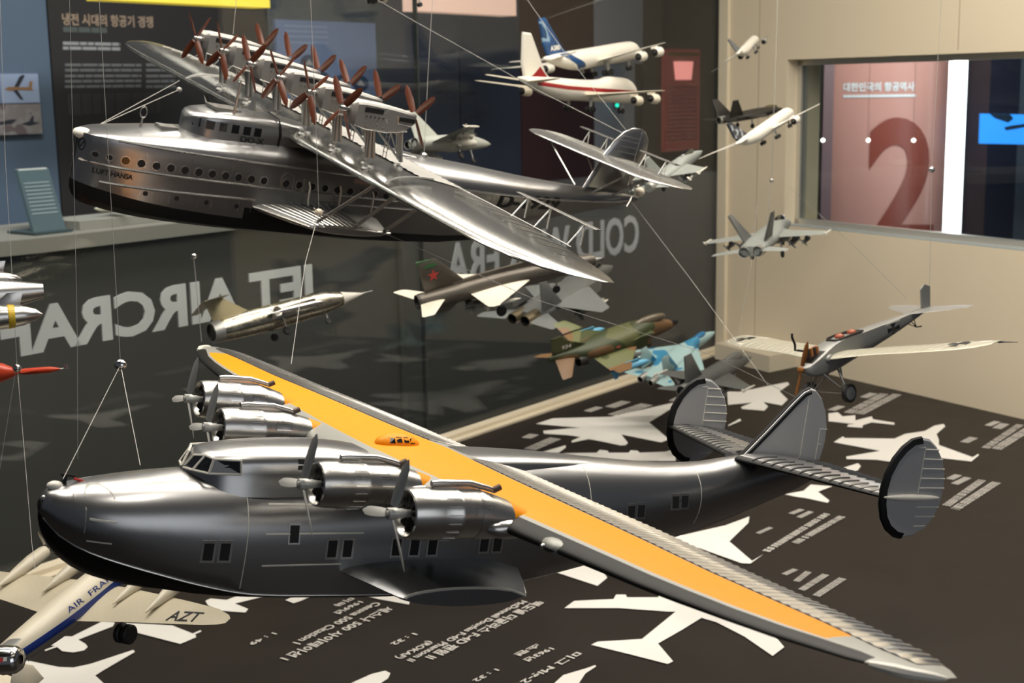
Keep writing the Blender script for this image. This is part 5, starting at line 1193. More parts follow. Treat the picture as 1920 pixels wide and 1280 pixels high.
def build_room():
    FLOOR = noise_rough(mat('brown_floor_print', (.019, .0145, .0115), .5, 0, .25), 6, .06, colvar=.12)
    PRINT = mat('white_floor_print', (.80, .78, .73), .5, 0, .3)
    CREAM = noise_rough(mat('cream_wall_paint', (.76, .66, .49), .6, 0, .3), 30, .05, bump=.05)
    CREAML = mat('cream_edge_paint', (.74, .66, .50), .5)
    # ---- floor of the case
    ul = -2.6; a = gl(ul); b = CORNER; c = CORNER - WU * 4.6; d = Vector((-2.2, -.4, 0))
    fl = MB().prism([a, b, c, Vector((1.9, -.4, 0)), d], (0, 0, -.06)).build('floor', FLOOR, None, 0); struct(fl)
    def crop(ox, oy, s, pts): return [(ox + s * x, oy + s * y) for x, y in pts]
    sil = []
    sil.append(crop(980, 700, .1875, [(135, 510), (300, 455), (880, 440), (1500, 300), (1530, 330), (1265, 495), (1462, 665), (1385, 695), (985, 615), (1052, 700), (1030, 722), (975, 725), (790, 685), (660, 662), (490, 697), (490, 680), (580, 640), (450, 622), (212, 607), (205, 580), (470, 556), (590, 550)]))
    sil.append(crop(1500, 690, .21875, [(290, 640), (370, 590), (380, 605), (810, 610), (900, 570), (1070, 545), (1150, 500), (1230, 485), (1245, 505), (1170, 570), (1190, 620), (1190, 665), (1480, 770), (1530, 740), (1530, 755), (1470, 805), (1200, 775), (900, 800), (760, 805), (650, 790), (400, 785), (395, 765), (690, 715)]))
    sil.append(crop(1280, 853, .3335, [(575, 225), (680, 205), (720, 170), (840, 180), (760, 210), (825, 260), (815, 272), (690, 245), (650, 240)]))
    sil.append(crop(1280, 853, .3335, [(905, 75), (985, 50), (1002, 65), (985, 90), (930, 100)]))
    sil.append(crop(1280, 853, .3335, [(-250, 420), (0, 455), (240, 400), (375, 350), (370, 385), (262, 490), (390, 600), (450, 565), (380, 615), (330, 612), (100, 530), (-250, 490)]))
    sil.append(crop(640, 853, .3335, [(1255, 865), (1310, 825), (1530, 815), (1545, 790), (1600, 790), (1605, 805), (1780, 805), (1790, 785), (1850, 790), (1920, 815), (2350, 972), (2410, 990), (2490, 1085), (2425, 1135), (2265, 1025), (2110, 945), (2025, 920), (1920, 985), (1780, 1065), (1865, 1165), (1835, 1180), (1640, 1130), (1405, 1072), (1440, 1055), (1690, 1040), (1880, 885), (1840, 885), (1560, 865)]))
    sil.append(crop(640, 853, .3335, [(850, 690), (960, 670), (1340, 615), (1480, 670), (1495, 695), (1440, 740), (1180, 655), (1010, 695), (1040, 780), (1000, 795), (930, 755)]))
    sil.append(crop(640, 853, .3335, [(80, 780), (240, 775), (340, 770), (345, 785), (300, 790), (385, 830), (380, 845), (210, 815), (90, 785)]))
    sil.append(crop(0, 1030, .2292, [(140, 900), (480, 970), (600, 975), (740, 945), (1090, 830), (1105, 845), (840, 1000), (780, 1040), (900, 1150), (300, 1150), (80, 1000)]))
    sil.append(crop(0, 1030, .2292, [(300, 740), (340, 710), (590, 720), (830, 600), (940, 605), (925, 635), (640, 745), (700, 780), (718, 805), (690, 832), (600, 850), (510, 840), (460, 800), (320, 775)]))
    sil.append(crop(0, 1030, .2292, [(1030, 610), (1410, 630), (1600, 705), (1605, 725), (1475, 780), (1030, 665)]))
    sil.append(crop(0, 1030, .2292, [(365, 830), (460, 795), (468, 805), (372, 838)]))
    sil.append(crop(0, 1030, .2292, [(1578, 695), (1642, 668), (1648, 678), (1584, 706)]))
    sil.append(crop(0, 1030, .2292, [(105, 840), (260, 795), (275, 815), (250, 835), (130, 885), (110, 870)]))
    sil.append(crop(0, 853, .3335, [(1155, 825), (1185, 812), (1275, 820), (1340, 795), (1490, 780), (1480, 800), (1320, 840), (1395, 870), (1380, 890), (1240, 880), (1170, 850)]))
    sil.append(crop(0, 853, .3335, [(1605, 820), (1640, 805), (1680, 800), (1700, 792), (1780, 785), (1690, 825), (1650, 838)]))
    sil.append(crop(400, 1080, .375, [(690, 540), (790, 495), (860, 478), (885, 490), (875, 515), (830, 545)]))
    sil.append(crop(400, 1080, .375, [(1700, 545), (1750, 500), (1868, 465), (1910, 450), (1914, 456), (1860, 492), (1825, 545)]))
    sil.append(crop(1280, 540, .21875, [(380, 890), (480, 895), (700, 850), (900, 810), (915, 830), (830, 890), (900, 960), (850, 1010), (690, 980), (732, 1020), (700, 1055), (510, 1040), (500, 1025), (600, 985), (390, 1005)]))
    sil.append(crop(1280, 540, .21875, [(1250, 1080), (1330, 1070), (1370, 1105), (1480, 1095), (1480, 1140), (1620, 1105), (1632, 1130), (1815, 1160), (1815, 1176), (1620, 1155), (1545, 1180), (1540, 1202), (1410, 1192), (1420, 1175), (1480, 1170), (1290, 1150), (1250, 1145)]))
    sil.append(crop(1280, 540, .21875, [(390, 1180), (490, 1125), (502, 1140), (395, 1187)]))
    sil.append(crop(980, 700, .1875, [(170, 800), (430, 725), (432, 745), (360, 800)]))
    sil.append(crop(980, 700, .1875, [(400, 805), (740, 800), (770, 770), (850, 780), (860, 800), (1060, 800), (1080, 775), (1150, 780), (1170, 800), (1430, 790), (1530, 760), (1530, 880), (900, 880)]))
    for k, pl in enumerate(sil):
        pts = [on_z(x, y) + Z * .0015 for x, y in pl]
        o = MB().prism(pts, (0, 0, .001)).build('silhouette_print', PRINT, fl, 0)
    GREYPR = mat('caption_print_grey', (.62, .59, .54), .5)
    def caption(p_start, p_end, hpx, body=None, blocks=None, bold=.02):
        """line of caption reading from p_start to p_end on the floor; hpx = letter height in pixels across"""
        a = on_z(*p_start) + Z * .0015; b = on_z(*p_end) + Z * .0015; ax = b - a
        ay = Vector((-ax.y, ax.x, 0)).normalized(); mid = ((p_start[0] + p_end[0]) / 2, (p_start[1] + p_end[1]) / 2)
        up = hpx * ((on_z(mid[0], mid[1] + 1) - on_z(mid[0], mid[1] - 1)).length / 2) * .62
        m = MB()
        if body: text_plate(m, body, a, ax, ay * up, Z * .0008, bold)
        else:
            up *= .8
            x = 0.; rnd = random.Random(int(p_start[0]) * 7 + int(p_start[1]))
            while x < 1:
                wd = min(1 - x, rnd.uniform(.03, .06) if blocks is None else blocks * rnd.uniform(.7, 1.3))
                for q in range(3):
                    h0 = up * (q * .34 + .02); x0 = x + wd * rnd.uniform(0, .15); x1 = x + wd * rnd.uniform(.7, .95)
                    m.obox(a + ax * x0 + ay * h0, ax * (x1 - x0), ay * up * .2, Z * .0008)
                m.obox(a + ax * (x + wd * rnd.uniform(.1, .7)), ax * wd * .16, ay * up, Z * .0008)
                x += wd * (1.05 if rnd.random() < .75 else 1.4)
        m.build('caption_print', GREYPR, fl, 0)
    caption((1003, 1127), (795, 1233), 15, '맥도넬 더글라스 F-4D 팬텀 II'); caption((975, 1126), (758, 1238), 12, 'McDonnell Douglas F-4D Phantom II'); caption((800, 1202), (737, 1233), 12, '(ROKAF)'); caption((774, 1188), (731, 1208), 8, '1 : 32')
    caption((723, 1138), (523, 1235), 15, '세스나 500 사이테이션 I'); caption((703, 1130), (548, 1206), 11, 'Cessna 500 Citation I'); caption((672, 1128), (625, 1150), 9, '1969년'); caption((655, 1121), (623, 1136), 9, '미국'); caption((511, 1187), (465, 1208), 8, '1 : 49')
    caption((1075, 1222), (962, 1283), 15, '미그 Mig-21'); caption((1030, 1215), (980, 1238), 10, '1963년'); caption((1005, 1208), (963, 1228), 10, '소련'); caption((928, 1255), (885, 1277), 8, '1 : 32')
    for s_, e_, h in [((1573, 968), (1484, 1018), 9), ((1545, 963), (1427, 1035), 9), ((1516, 959), (1493, 970), 7), ((1499, 955), (1478, 963), 7), ((1442, 989), (1417, 1000), 6),
                      ((1573, 1084), (1523, 1117), 11), ((1542, 1077), (1496, 1106), 10), ((1510, 1072), (1487, 1090), 9), ((1487, 1067), (1465, 1077), 8),
                      ((1860, 904), (1782, 954), 10), ((1834, 900), (1766, 948), 9), ((1808, 895), (1783, 907), 8), ((1790, 890), (1774, 898), 8),
                      ((1932, 796), (1858, 842), 9), ((1906, 796), (1840, 840), 7), ((1876, 794), (1860, 803), 8), ((1864, 790), (1846, 798), 6), ((1818, 820), (1800, 829), 8),
                      ((1674, 739), (1602, 776), 8), ((1650, 738), (1582, 774), 8), ((1630, 737), (1612, 745), 7), ((1571, 761), (1552, 769), 7),
                      ((1202, 757), (1139, 778), 13), ((1165, 752), (1134, 763), 10), ((1117, 763), (1094, 771), 8), ((1031, 821), (982, 842), 13), ((993, 814), (978, 821), 10), ((1268, 745), (1254, 752), 8)]:
        caption(s_, e_, h)
    # floor beyond the glass and around
    g2 = MB().prism([Vector((-9, -3, -.8)), Vector((9, -3, -.8)), Vector((9, 14, -.8)), Vector((-9, 14, -.8))], (0, 0, -.05)).build('floor', noise_rough(mat('dark_carpet', (.03, .028, .028), .8), 20, .05), None, 0); struct(g2)
    # plinth under the case floor
    # ---- glass wall: two panes, seam, rail
    nt = None
    G = bpy.data.materials.new('display_glass'); G.use_nodes = True; nt = G.node_tree; nt.nodes.clear()
    out = nt.nodes.new('ShaderNodeOutputMaterial'); mx = nt.nodes.new('ShaderNodeMixShader'); tr = nt.nodes.new('ShaderNodeBsdfTransparent'); gs = nt.nodes.new('ShaderNodeBsdfGlossy'); fr = nt.nodes.new('ShaderNodeLayerWeight'); pw = nt.nodes.new('ShaderNodeMath'); pw.operation = 'POWER'; pw.inputs[1].default_value = 5; ma = nt.nodes.new('ShaderNodeMath'); ma.operation = 'MULTIPLY_ADD'; ma.inputs[1].default_value = .95; ma.inputs[2].default_value = .034
    tr.inputs['Color'].default_value = (.90, .93, .92, 1); gs.inputs['Roughness'].default_value = 0.0; fr.inputs['Blend'].default_value = .5
    nt.links.new(fr.outputs['Facing'], pw.inputs[0]); nt.links.new(pw.outputs[0], ma.inputs[0]); nt.links.new(ma.outputs[0], mx.inputs[0]); nt.links.new(tr.outputs[0], mx.inputs[1]); nt.links.new(gs.outputs[0], mx.inputs[2]); nt.links.new(mx.outputs[0], out.inputs['Surface'])
    us = (ub(803, 830, 0) - P1).dot(U)
    for k, (a_, b_) in enumerate([(ul, us - .002), (us + .002, tt - .03)]):
        o = MB().obox(gl(a_, 0, .0), U * (b_ - a_), N * .012, Z * TOP).build('window_%d' % (k + 1), G, None, 0); struct(o)
    o = MB().obox(gl(us - .002, -.001, 0), U * .004, N * .014, Z * TOP).build('trim_1', mat('dark_sealant', (.03, .035, .035), .5), None, 0); struct(o)
    # rail of two steps
    m = MB().obox(gl(ul, -.035, 0), U * (tt - ul - .02), N * .035, Z * .016); m.obox(gl(ul, -.06, 0), U * (tt - ul - .02), N * .024, Z * .006)
    o = m.build('trim_2', CREAML, None, 0); struct(o)
    # ---- cream wall with window opening
    def wp(px, py): return on_plane(px, py, W1, WN)
    wl, wt, wr, wb = wp(1476, 120), wp(1640, 106), None, wp(1700, 447)
    s0 = (CORNER - W1).dot(WU)
    sL = (wl - W1).dot(WU); zT = wt.z; zB = wb.z; sR = (wp(1990, 300) - W1).dot(WU) - .4; s1 = sR - .12
    def wq(s_, z, n=0): return W1 + WU * s_ + WN * n + Z * z
    th = .16
    m = MB()
    for (a_, b_, z0, z1) in [(s0, sL, -.06, TOP), (sL, sR, zT, TOP), (sL, sR, -.06, zB), (sR, s1, -.06, TOP)]:
        m.obox(wq(a_, z0), WU * (b_ - a_), WN * th, Z * (z1 - z0))
    o = m.build('wall_right', CREAM, None, 0); struct(o)
    o = MB().obox(wq(s0 + .002, 0, -.012), WU * -.05, WN * .012, Z * TOP).build('trim_3', CREAML, None, 0); struct(o)
    m = MB()
    for s_ in (.5 * (s0 + sL) - .03, sL - .75): m.obox(wq(s_, zT - 1.2 if s_ > sL else zT + .01, -.0008), WU * -.003, WN * .001, Z * (TOP - zT if s_ < sL else TOP - zT + 1.2))
    o = m.build('trim_4', mat('wall_joint', (.42, .35, .24), .7), None, 0); struct(o)
    # window frame and pane
    ft = .035; m = MB(); n0 = .05
    m.obox(wq(sL, zB, n0), WU * -.02, WN * .03, Z * (zT - zB)); m.obox(wq(sL, zB, n0), WU * (sR - sL), WN * .03, Z * .022); m.obox(wq(sL, zT - .02, n0), WU * (sR - sL), WN * .03, Z * .02)
    o = m.build('trim_5', mat('pale_aluminium', (.62, .60, .54), .35, .6), None, 0); struct(o)
    o = MB().obox(wq(sL - .02, zB + .02, n0 + .008), WU * (sR - sL + .02), WN * .008, Z * (zT - zB - .04)).build('window_3', G, None, 0); struct(o)
    sill = MB().obox(wq(sL, zB, .002), WU * (sR - sL), WN * (n0 - .004), Z * .004).build('trim_6', mat('grey_sill', (.38, .42, .42), .4), None, 0); struct(sill)
    # cream block in the corner
    bx = [on_z(1398, 682), on_z(1442, 698), on_z(1524, 680)]
    A = on_z(1442, 698); e1 = (on_z(1515, 683) - A); e2 = (on_z(1340, 672) - A)
    hz = .058
    o = MB().obox(A, e1 * 1.5, e2, Z * hz).build('display_block', noise_rough(mat('cream_block', (.66, .60, .46), .5), 20, .05), None, 0)
    tag(o, 'low cream block on the floor in the corner between glass and wall', 'block')
    # ceiling of the case
    o = MB().prism([gl(ul, .1, TOP), CORNER + N * .1 + Z * TOP, CORNER - WU * 4.6 + Z * TOP, Vector((1.9, -.4, TOP)), Vector((-2.2, -.4, TOP))], (0, 0, .05)).build('ceiling', mat('case_ceiling', (.10, .095, .09), .7), None, 0); struct(o)

def build_aisle():
    GREYC = noise_rough(mat('counter_top', (.30, .275, .235), .45), 15, .05)
    FACE = noise_rough(mat('counter_face', (.085, .08, .073), .5), 15, .05)
    dC = 1.55
    pA, pB = ub(68, 447, dC), ub(1340, 352, dC)
    zt = pA.z; uA = (pA - P1).dot(U)
    zl = ub(68, 475, dC).z
    uE = uA + 1.9; uF = (ub(1352, 560, dC) - P1).dot(U)
    T = thing('counter', 'long dark display counter with pale top slab beyond the glass', 'counter', loc=(0, 0, 0))
    m = MB().prism([gl(uA, dC, zl), gl(uE, dC, zl), gl(uE, dC + .55, zl), gl(uA - .6, dC + .55, zl), gl(uA - .75, dC + .12, zl)], (0, 0, zt - zl)); m.build('counter_top', GREYC, T, 0)
    MB().prism([gl(uA + .03, dC + .04, -.8), gl(uF, dC + .04, -.8), gl(uF, dC + .5, -.8), gl(uA - .5, dC + .5, -.8), gl(uA - .6, dC + .16, -.8)], (0, 0, zl + .8)).build('counter_body', FACE, T, 0)
    # raised grey screen behind the second lettering
    a, b = ub(742, 500, dC), ub(1196, 500, dC); ua, ub_ = (a - P1).dot(U), (b - P1).dot(U)
    zz = ub(1000, 398, dC).z
    o = MB().obox(gl(ua + .05, dC, -.8), U * (ub_ - ua + .1), N * .03, Z * (zz + .8)).build('lettering_screen', noise_rough(mat('screen_grey', (.075, .075, .068), .4), 10, .05), None, 0)
    tag(o, 'dark grey screen carrying the reversed letters COLD WAR ERA, beyond the glass', 'screen')
    LET = mat('pale_letter', (.80, .76, .78), .5); LET2 = mat('grey_letter', (.62, .60, .58), .5)
    # JET AIRCRAFT, stuck on the outside of the glass, so read from behind
    n0 = .0125
    pa, pb = ub(601, 585, n0), ub(4, 660, n0)
    u_a, u_b = (pa - P1).dot(U), (pb - P1).dot(U)
    z_t = ub(110, 567, n0).z; z_b = ub(50, 693, n0).z
    vs, fs, w1, h1 = text_mesh('JET AIRCRAF', .035); vs2, fs2, w2, h2 = text_mesh('JET AIRCRAFT', .035)
    width = (u_a - u_b) * w2 / w1
    m = MB(); text_plate(m, 'JET AIRCRAFT', gl(u_a, n0, z_b), -U * width, Z * (z_t - z_b), N * .004, .035)
    o = m.build('glass_lettering', LET, None, 0); tag(o, 'reversed pale letters JET AIRCRAFT on the glass', 'lettering')
    n0 = dC - .004
    pa, pb = ub(1198, 440, n0), ub(838, 485, n0); u_a, u_b = (pa - P1).dot(U), (pb - P1).dot(U)
    z_t = ub(1180, 404, n0).z; z_b = ub(1180, 474, n0).z
    m = MB(); text_plate(m, 'COLD WAR ERA', gl(u_a, n0, z_b), -U * (u_a - u_b), Z * (z_t - z_b), N * .004, .02)
    o = m.build('screen_lettering', LET2, None, 0); tag(o, 'reversed grey letters COLD WAR ERA on the far screen', 'lettering')
    # ---- things on the counter
    TEAL = noise_rough(mat('grey_teal_plastic', (.055, .085, .095), .4), 10, .05)
    p = ub(95, 430, dC + .10); q = ub(62, 318, dC + .34); ub0 = (p - P1).dot(U)
    T = thing('reading_stand', 'slanted grey blue reading panel standing on the left end of the counter', 'stand', loc=tuple(p))
    a0 = Vector((0, 0, 0)); a0.z = zt - p.z
    base = Vector((0, 0, zt - p.z + .002)); up = q - p; up.z = up.z - base.z
    wv = U * .13
    MB().obox(base - wv * .5, wv, up, N * .018 + Z * .004).build('panel', TEAL, T, 0)
    m = MB()
    for k in range(9): m.obox(base - wv * .42 + up * (.30 + .06 * k) - N * .003, wv * .8, up * .02, N * .002)
    m.build('text_lines', mat('pale_grey_print', (.20, .24, .25), .5), T, 0)
    MB().obox(base - wv * .6 - N * .02, wv * 1.2, N * .16, Z * .008).build('foot', TEAL, T, 0)
    MB().obox(base + up * .99 - wv * .45, wv * .9, up * .03, N * .02).build('label_plate', mat('pale_tag', (.45, .45, .42), .5), T, 0)
    cz = zt
    c0 = ub(200, 420, dC + .16); uc = (c0 - P1).dot(U)
    o = MB().obox(gl(uc - .16, dC + .10, cz + .001), U * .5, N * .22, Z * .03).build('display_tray', mat('pale_tray', (.34, .32, .28), .5), None, 0); tag(o, 'low pale tray on the counter behind the bow of the silver boat', 'tray')
    T = thing('model_airplane', 'small white model plane lying on the tray on the counter', 'model airplane', 'counter models', tuple(gl(uc - .02, dC + .2, cz + .062)), (30, 0, 0), .011)
    fus_mb([(0, 0, .05, .05), (2, 0, 1, 1), (9, .1, 1.2, 1.2), (15, .3, .3, .4)], 14).build('fuselage', CREAMW, T)
    half_wing(T, 'wing', [(.8, 5, 4, -.5, .12), (9, 7, 1.6, -.1, .1)], CREAMW); fin_mb([(12, .5), (13.5, 4), (15, 4), (15, .4)], 0, .3).build('tail_fin', CREAMW, T)
    half_wing(T, 'tailplane', [(.2, 12.4, 2, .4, .1), (3.4, 13.6, 1, .4, .08)], CREAMW)
    # ---- far wall of panels
    dW = 3.4
    def far_panel(x0, x1, ytop, ybot, col, label, name='wall_panel', off=0., rough=.55, lit=None, cat='panel', xt=None):
        a, b = ub(x0, 200, dW + off), ub(x1, 200, dW + off); ua, ub1 = (a - P1).dot(U), (b - P1).dot(U)
        z0 = -.8 if ybot is None else ub((x0 + x1) / 2, ybot, dW + off).z; z1 = 2.3 if ytop is None else ub((x0 + x1) / 2, ytop, dW + off).z
        m_ = noise_rough(mat('far_' + name + '_' + str(int(x0)), col, rough), 10, .05)
        o = MB().obox(gl(ua, dW + off, z0), U * (ub1 - ua), N * .03, Z * (z1 - z0)).build(name, m_, None, 0)
        tag(o, label, cat); return o, ua, ub1, z0, z1
    back = MB().obox(gl(-6, dW + .3, -.8), U * (6 + (ub(1358, 300, dW + .3) - P1).dot(U)), N * .1, Z * 3.6).build('wall_back', mat('far_wall_dark', (.03, .03, .034), .7), None, 0); struct(back)
    far_panel(-140, 100, None, None, (.10, .135, .19), 'slate blue panel carrying two pictures at the left edge', off=0)
    txt, ua, ue, _, _ = far_panel(103, 505, None, None, (.024, .02, .018), 'tall near black information panel with a Korean heading at upper left')
    far_panel(510, 722, None, None, (.06, .075, .085), 'dark grey blue panel behind the light blue board')
    far_panel(722, 862, None, None, (.055, .062, .085), 'dark slate blue panel right of the light blue board')
    far_panel(864, 976, None, None, (.042, .05, .075), 'navy panel left of the dark red panel')
    far_panel(978, 1114, None, None, (.075, .022, .02), 'dark red panel behind the two crossing airliners')
    far_panel(1116, 1190, 120, None, (.50, .50, .52), 'pale grey column panel under the white airliners')
    far_panel(1116, 1205, None, 119, (.085, .07, .06), 'brown grey header panel above the pale column')
    far_panel(1191, 1205, 120, None, (.012, .012, .012), 'narrow black post right of the pale grey column')
    far_panel(1206, 1244, None, None, (.11, .085, .07), 'taupe panel left of the red board')
    far_panel(1240, 1356, None, None, (.055, .05, .048), 'dark panel behind the red board')
    PALE = mat('board_white_print', (.35, .34, .33), .6)
    # heading and text lines on the black panel
    n1 = dW - .002
    def on_panel(x0, x1, y, h, body=None, col=PALE, parent=None, bold=.01, name='text_lines', wob=0, cols=1):
        a, b = ub(x0, y, n1), ub(x1, y, n1); ua, ue = (a - P1).dot(U), (b - P1).dot(U); z = ub(x0, y, n1).z; hz = z - ub(x0, y + h, n1).z
        m = MB()
        if body: text_plate(m, body, gl(ua, n1, z - hz), U * (ue - ua), Z * hz, N * .003, bold)
        else:
            rnd = random.Random(int(y * 3 + x0)); u = ua
            while u < ue:
                l = min(ue - u, rnd.uniform(.03, .10)); m.obox(gl(u, n1, z - hz), U * l, N * .003, Z * hz); u += l + .007
        o = m.build(name, col, parent, 0); return o
    TAN = mat('tan_letter', (.42, .29, .20), .5)
    on_panel(116, 286, 24, 23, '냉전 시대의 항공기 경쟁', TAN, txt, .02, 'heading'); on_panel(118, 200, 50, 10, None, mat('dim_print', (.09, .10, .09), .6), txt)
    for y in (78, 87): on_panel(118, 225, y, 6, None, PALE, txt)
    for y in (119, 129, 140, 150, 160): on_panel(122, 265, y, 5, None, mat('dim_print2', (.16, .155, .15), .6), txt); on_panel(274, 330, y, 5, None, mat('dim_print2', (.16, .155, .15), .6), txt)
    on_panel(126, 300, 176, 40, None, mat('dim_block', (.045, .038, .036), .6), txt, name='text_block')
    # pictures at the left edge
    def board(x0, x1, y0, y1, col, label, off=-.03, cat='picture', emit=None):
        a, b = ub(x0, (y0 + y1) / 2, dW + off), ub(x1, (y0 + y1) / 2, dW + off); ua, ue = (a - P1).dot(U), (b - P1).dot(U); z1 = ub((x0 + x1) / 2, y0, dW + off).z; z0 = ub((x0 + x1) / 2, y1, dW + off).z
        o = MB().obox(gl(ua, dW + off, z0), U * (ue - ua), N * .025, Z * (z1 - z0)).build('picture_board', col, None, 0); tag(o, label, cat)
        def pt(fx, fy, d=0): return gl(ua + (ue - ua) * fx, dW + off - .001 - d, z0 + (z1 - z0) * fy)
        return o, pt
    o, pt = board(2, 73, 138, 193, mat('sky_print', (.36, .42, .58), .5), 'colour picture of an orange aircraft against pale sky at the left edge')
    OR = mat('orange_print', (.34, .17, .08), .5); DK = mat('dark_print', (.03, .03, .04), .5)
    def flat(pt, pts, m_, par, nm): MB().prism([pt(x, y) for x, y in pts], N * -.001).build(nm, m_, par, 0)
    flat(pt, [(.08, .48), (.2, .56), (.5, .54), (.72, .54), (.76, .74), (.84, .74), (.80, .5), (.84, .42), (.5, .44), (.2, .42)], OR, o, 'printed_aircraft')
    flat(pt, [(.34, .55), (.50, .9), (.60, .97), (.64, .92), (.46, .55)], DK, o, 'printed_wing'); flat(pt, [(.30, .44), (.48, .12), (.56, .1), (.42, .44)], DK, o, 'printed_wing')
    o, pt = board(-4, 78, 195, 252, blotch('sepia_print', [(.26, .22, .21), (.30, .26, .25), (.16, .12, .12)], 9., .5), 'sepia picture of parked aircraft under the colour picture')
    flat(pt, [(.0, .42), (.25, .5), (.42, .5), (.30, .36), (.0, .34)], DK, o, 'printed_aircraft'); flat(pt, [(.5, .34), (.7, .42), (.78, .6), (.82, .58), (.8, .4), (.95, .36), (.7, .28)], DK, o, 'printed_aircraft')
    # light blue board with round pictures
    o, pt = board(520, 706, 40, 196, mat('light_blue_board', (.155, .21, .33), .5), 'light blue board with round pictures behind the propeller row', cat='board')
    LB = mat('board_line', (.24, .30, .42), .5); DB = mat('round_picture_blue', (.02, .05, .10), .4)
    for y in (.92, .86, .80, .73): flat(pt, [(.08, y), (.5, y), (.5, y + .02), (.08, y + .02)], LB, o, 'text_line')
    for x, y in ((.42, .30), (.62, .26), (.82, .25), (.3, .5)):
        flat(pt, [(x + .085 * math.cos(2 * PI * k / 18), y + .10 * math.sin(2 * PI * k / 18)) for k in range(18)], DB, o, 'round_picture')
        flat(lambda a, b: pt(a, b, .002), [(x - .04, y - .02), (x, y + .05), (x + .04, y - .03)], PALE, o, 'round_picture_subject')
    on_panel(518, 582, 3, 9, None, PALE, None) if False else None
    # red lit board
    o, pt = board(1245, 1312, 92, 282, mat('red_board', (.22, .06, .055), .5, emit=(1, .16, .14), estr=.07), 'red glowing text board beyond the glass left of the cream wall', cat='board')
    flat(pt, [(.1, .93), (.95, .93), (.95, .97), (.1, .97)], mat('amber_print', (.6, .28, .06), .5), o, 'heading')
    for k in range(14): flat(pt, [(.1, .62 - .04 * k), (.92, .62 - .04 * k), (.92, .635 - .04 * k), (.1, .635 - .04 * k)], mat('pink_print', (.5, .22, .2), .5), o, 'text_line')
    flat(pt, [(.3, .70), (.75, .70), (.8, .88), (.25, .88)], mat('glow_print', (.8, .45, .4), .5, emit=(1, .32, .28), estr=.8), o, 'lit_title')
    # lit sign boxes above
    def sign(x0, x1, y0, y1, col, s_, label, n_):
        a, b = ub(x0, y1, n_), ub(x1, y1, n_); ua, ue = (a - P1).dot(U), (b - P1).dot(U); z0 = ub((x0 + x1) / 2, y1, n_).z
        o = MB().obox(gl(ua, n_, z0), U * (ue - ua), N * .12, Z * .22).build('sign_box', mat('sign_' + str(int(x0)), col, .5, emit=col, estr=s_), None, 0); tag(o, label, 'sign'); return o
    sign(195, 506, 0, 7, (.80, .58, .06), .55, 'yellow lit sign box at the top above the black panel', 2.6)
    sign(786, 968, 0, 25, (.80, .50, .38), .55, 'pinkish lit sign box at the top edge beside the airliner wing', 2.6)
    # blue and green reflections in the front glass, built as small glowing balls
    T = thing('signal_lamp', 'pair of small blue and green lights under the humped airliner', 'lamp', loc=tuple(ub(1157, 190, dW - .06)))
    MB().ball((0, 0, .02), .014, n=12, m=8).build('blue_light', mat('blue_led', (.05, .06, .8), .4, emit=(.08, .09, 1), estr=3), T); MB().ball((0, 0, -.03), .014, n=12, m=8).build('green_light', mat('green_led', (.02, .6, .4), .4, emit=(.02, .9, .55), estr=1.6), T)
    MB().box((-.012, .01, -.05), (.012, .03, .04)).build('lamp_body', BLACK, T)  # black backing added behind the two reflections

